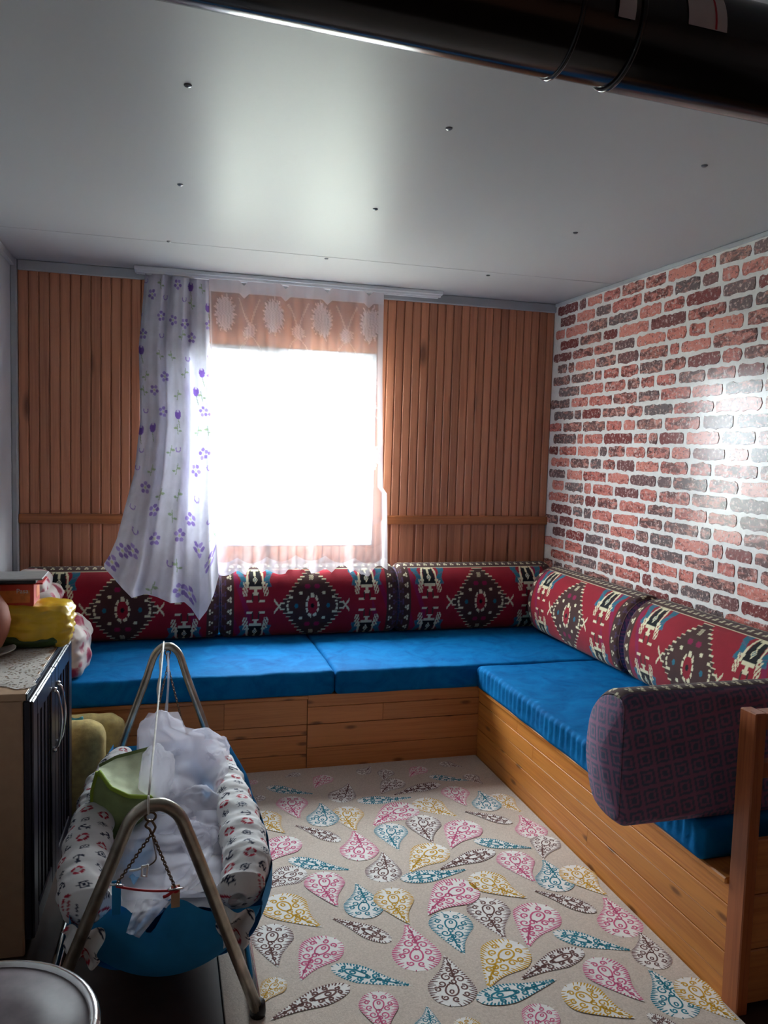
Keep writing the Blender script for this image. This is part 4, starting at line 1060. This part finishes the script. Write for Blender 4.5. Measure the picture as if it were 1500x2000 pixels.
# green fleece pouch hanging on the cradle's left rim
gy = 2.52
pouch = thing('fleece_pouch', 'pale green fleece pouch with lime piping hanging on the cradle rim', 'pouch', px(240, 1680, 1, gy))
GL = [(0, 190, 1508), (.3, 180, 1545), (.6, 180, 1590), (.85, 195, 1640), (1, 215, 1665)]
GR = [(0, 292, 1556), (.3, 296, 1580), (.6, 290, 1610), (.85, 262, 1650), (1, 240, 1680)]
def g_front(u, v):
    xl, yl = interp(GL, v); xr, yr = interp(GR, v); x = xl+(xr-xl)*u; y = yl+(yr-yl)*u+14*math.sin(PI*u)*(1-v)+6*math.sin(PI*u)*v
    p = px(x, y, 1, gy-.07*math.sin(PI*u)*math.sin(PI*min(1, v+.12))-.02+.012*nz3(u*4, v*4, 1)+.05*v); return tuple(p)
obj('pocket', grid(26, 30, g_front), M['green'], pouch, smooth=True)
FLT = [(0, 192, 1500), (.4, 226, 1482), (1, 294, 1464)]; FLB = [(0, 194, 1506), (.3, 216, 1538), (.6, 250, 1554), (1, 302, 1556)]
def g_flap(u, v):
    xt, yt = interp(FLT, u); xb, yb = interp(FLB, u); x = xt+(xb-xt)*v; y = yt+(yb-yt)*v
    p = px(x, y, 1, gy+.10*(1-v)**.7-.075*math.sin(PI*u)*v-.025*v+.006*nz3(u*5, v*5, 4)); return tuple(p)
obj('flap', grid(26, 20, g_flap), M['green_pale'], pouch, smooth=True)
def g_back(u, v):
    a = Vector(g_flap(u, 0)); b = Vector(g_front(u, 1)); p = a.lerp(b, v); p.y += .03+.02*math.sin(PI*v); return tuple(p)
obj('back', grid(20, 20, g_back), M['green'], pouch, smooth=True)
obj('piping', tube([Vector(g_flap(u, 1))+Vector((0, -.004, 0)) for u in np.linspace(0, 1, 20)], .0065, 8), M['lime'], pouch, smooth=True)
obj('piping', tube([Vector(g_front(0, v)) for v in np.linspace(0, .95, 14)], .006, 8), M['lime'], pouch, smooth=True)
obj('piping', tube([Vector(g_front(u, 0))+Vector((0, 0, -.002)) for u in np.linspace(0, 1, 16)], .005, 8), M['lime'], pouch, smooth=True)

# olive pillows and teal cloth between cabinet and bench
def pil_d(s): 
    def f(p): p = np.array(p); return p*(1+.06*nz3(p[0]*6+s, p[1]*6, p[2]*6)+.02*nz3(p[0]*30, p[1]*30+s, p[2]*30))
    return f
pl = px(192, 1480, 1, 3.40)
o = obj('pillow', rbox(pl.x-.035, 3.44, .26, .28, .14, .36, .068, (8, 4, 10), 5, pil_d(1)), M['olive'], smooth=True, base=True); o.location.z -= 0
tag(o, 'olive green plush pillow leaning against the pine bench', 'pillow')
o2 = obj('pillow', rbox(px(165, 1520, 1, 3.24).x-.02, 3.25, .205, .20, .15, .39, .07, (8, 4, 10), 5, pil_d(4)), M['olive'], smooth=True, base=True)
tag(o2, 'crumpled beige plush pillow standing beside the cabinet', 'pillow')
for oo in (o, o2):
    v = np.array([q.co[:] for q in oo.data.vertices]); oo.location.z = .002-v[:, 2].min()
tp = px(153, 1436, 1, 3.36)
def tl_fn(u, v): return (tp.x-.05+.062*u+.004*math.sin(v*8), 3.36+.012*math.sin(u*7+v*5)-.02*v, .02+(px(153, 1403, 1, 3.36).z-.02)*(1-v))
tc = thing('teal_cloth', 'teal patterned cloth hanging folded behind the cabinet side', 'cloth', (tp.x, 3.36, .02))
def solid(vf, th):
    v, f = vf; v = np.array(v); n = len(v); w = v+np.array([0, th, 0]); return np.concatenate([v, w]), list(f)+[tuple(i+n for i in q[::-1]) for q in f]
obj('fold', solid(grid(10, 20, tl_fn), .012), M['teal'], tc, smooth=True)
obj('hem', tube([Vector(tl_fn(1, v))+Vector((0, .006, 0)) for v in np.linspace(0, 1, 14)], .006, 6), M['teal'], tc, smooth=True)

# ------------------------------------------------------------------ round stool
ST_Z = .45; sp = [px(a, b, 2, ST_Z) for a, b in ((0, 1874), (54, 1872), (108, 1879), (144, 1893), (169, 1920), (188, 1945), (200, 1975))]
Am = np.array([[2*p.x, 2*p.y, 1] for p in sp]); bv = np.array([p.x**2+p.y**2 for p in sp]); s_ = np.linalg.lstsq(Am, bv, rcond=None)[0]
scx, scy = s_[0], s_[1]; SR = math.sqrt(s_[2]+scx**2+scy**2)
print('stool', scx, scy, SR)
stl = thing('round_stool', 'round stool with grey speckled seat and chrome rim', 'stool', (scx, scy, 0))
obj('seat', lathe([(.001, ST_Z-.002), (SR*.45, ST_Z-.003), (SR-.016, ST_Z-.004), (SR-.014, ST_Z-.02)], scx, scy, 56), M['stool_vinyl'], stl, smooth=True)
obj('rim', tube([(scx+(SR-.011)*math.cos(a), scy+(SR-.011)*math.sin(a), ST_Z-.010) for a in np.linspace(0, 2*PI, 57)[:-1]], .012, 10, closed=True), M['stool_edge'], stl, smooth=True)
obj('seat_base', lathe([(SR-.012, ST_Z-.02), (SR-.014, ST_Z-.04), (.001, ST_Z-.042)], scx, scy, 48), M['black'], stl)
for k in range(4):
    a = PI/4+k*PI/2; ca_, sa = math.cos(a), math.sin(a)
    obj('leg', tube([(scx+ca_*SR*.62, scy+sa*SR*.62, ST_Z-.04), (scx+ca_*SR*.9, scy+sa*SR*.9, .012)], .011, 10), M['chrome'], stl, smooth=True)
    obj('rubber_foot', lathe([(.001, 0), (.014, 0), (.014, .02), (.001, .021)], scx+ca_*SR*.9, scy+sa*SR*.9, 10), M['black'], stl)

# ------------------------------------------------------------------ stove pipe under the ceiling
PY = .95
pa, pb = px(452, -105, 1, PY), px(1500, 131, 1, PY)
dirp = (pb-pa).normalized(); RP = .0655
def along(xv): return pa+dirp*((xv-pa.x)/dirp.x)
sp_ = thing('stove_pipe', 'black enamel stove pipe running across under the ceiling', 'pipe', along(.6))
J1 = px(1088, 140, 1, PY).x; J2 = px(1200, 140, 1, PY).x
def pipe_seg(x0, x1, r): return tube([along(x0+(x1-x0)*k/8) for k in range(9)], r, 40, caps=False)
obj('pipe_section', pipe_seg(XL+.001, J1, RP), M['stovepipe'], sp_, smooth=True)
obj('pipe_section', pipe_seg(J1-.005, J2+.004, RP-.0022), M['stovepipe'], sp_, smooth=True)
obj('pipe_section', pipe_seg(J2, W-.001, RP+.001), M['stovepipe'], sp_, smooth=True)
for jx in (J1, J2):
    obj('joint_bead', torus(along(jx), RP-.0005, .0035, dirp, 40, 8), M['stovepipe'], sp_, smooth=True)
def wrap(x0, x1, a0, a1, skew=0, r=RP+.0025):
    n = dirp.cross(Vector((0, 0, 1))).normalized(); b = n.cross(dirp)
    if n.y > 0: n = -n
    def fn(u, v):
        a = a0+(a1-a0)*v; p = along(x0+(x1-x0)*u+skew*v)+(n*math.cos(a)+Vector((0, 0, 1))*math.sin(a))*r; return tuple(p)
    return grid(8, 10, fn)
l1 = obj('paper_label', wrap(px(1195, 20, 1, PY-.05).x, px(1228, 20, 1, PY-.05).x, -.28, 1.0), M['paper'], sp_, smooth=True)
l2 = obj('paper_label', wrap(px(1330, 20, 1, PY-.05).x, px(1405, 20, 1, PY-.05).x, -.15, 1.0, -.004), M['paper'], sp_, smooth=True)
obj('red_line', wrap(px(1381, 20, 1, PY-.05).x, px(1385, 20, 1, PY-.05).x, -.14, 1.0, -.004, RP+.0032), M['label_red'], l2, smooth=True)
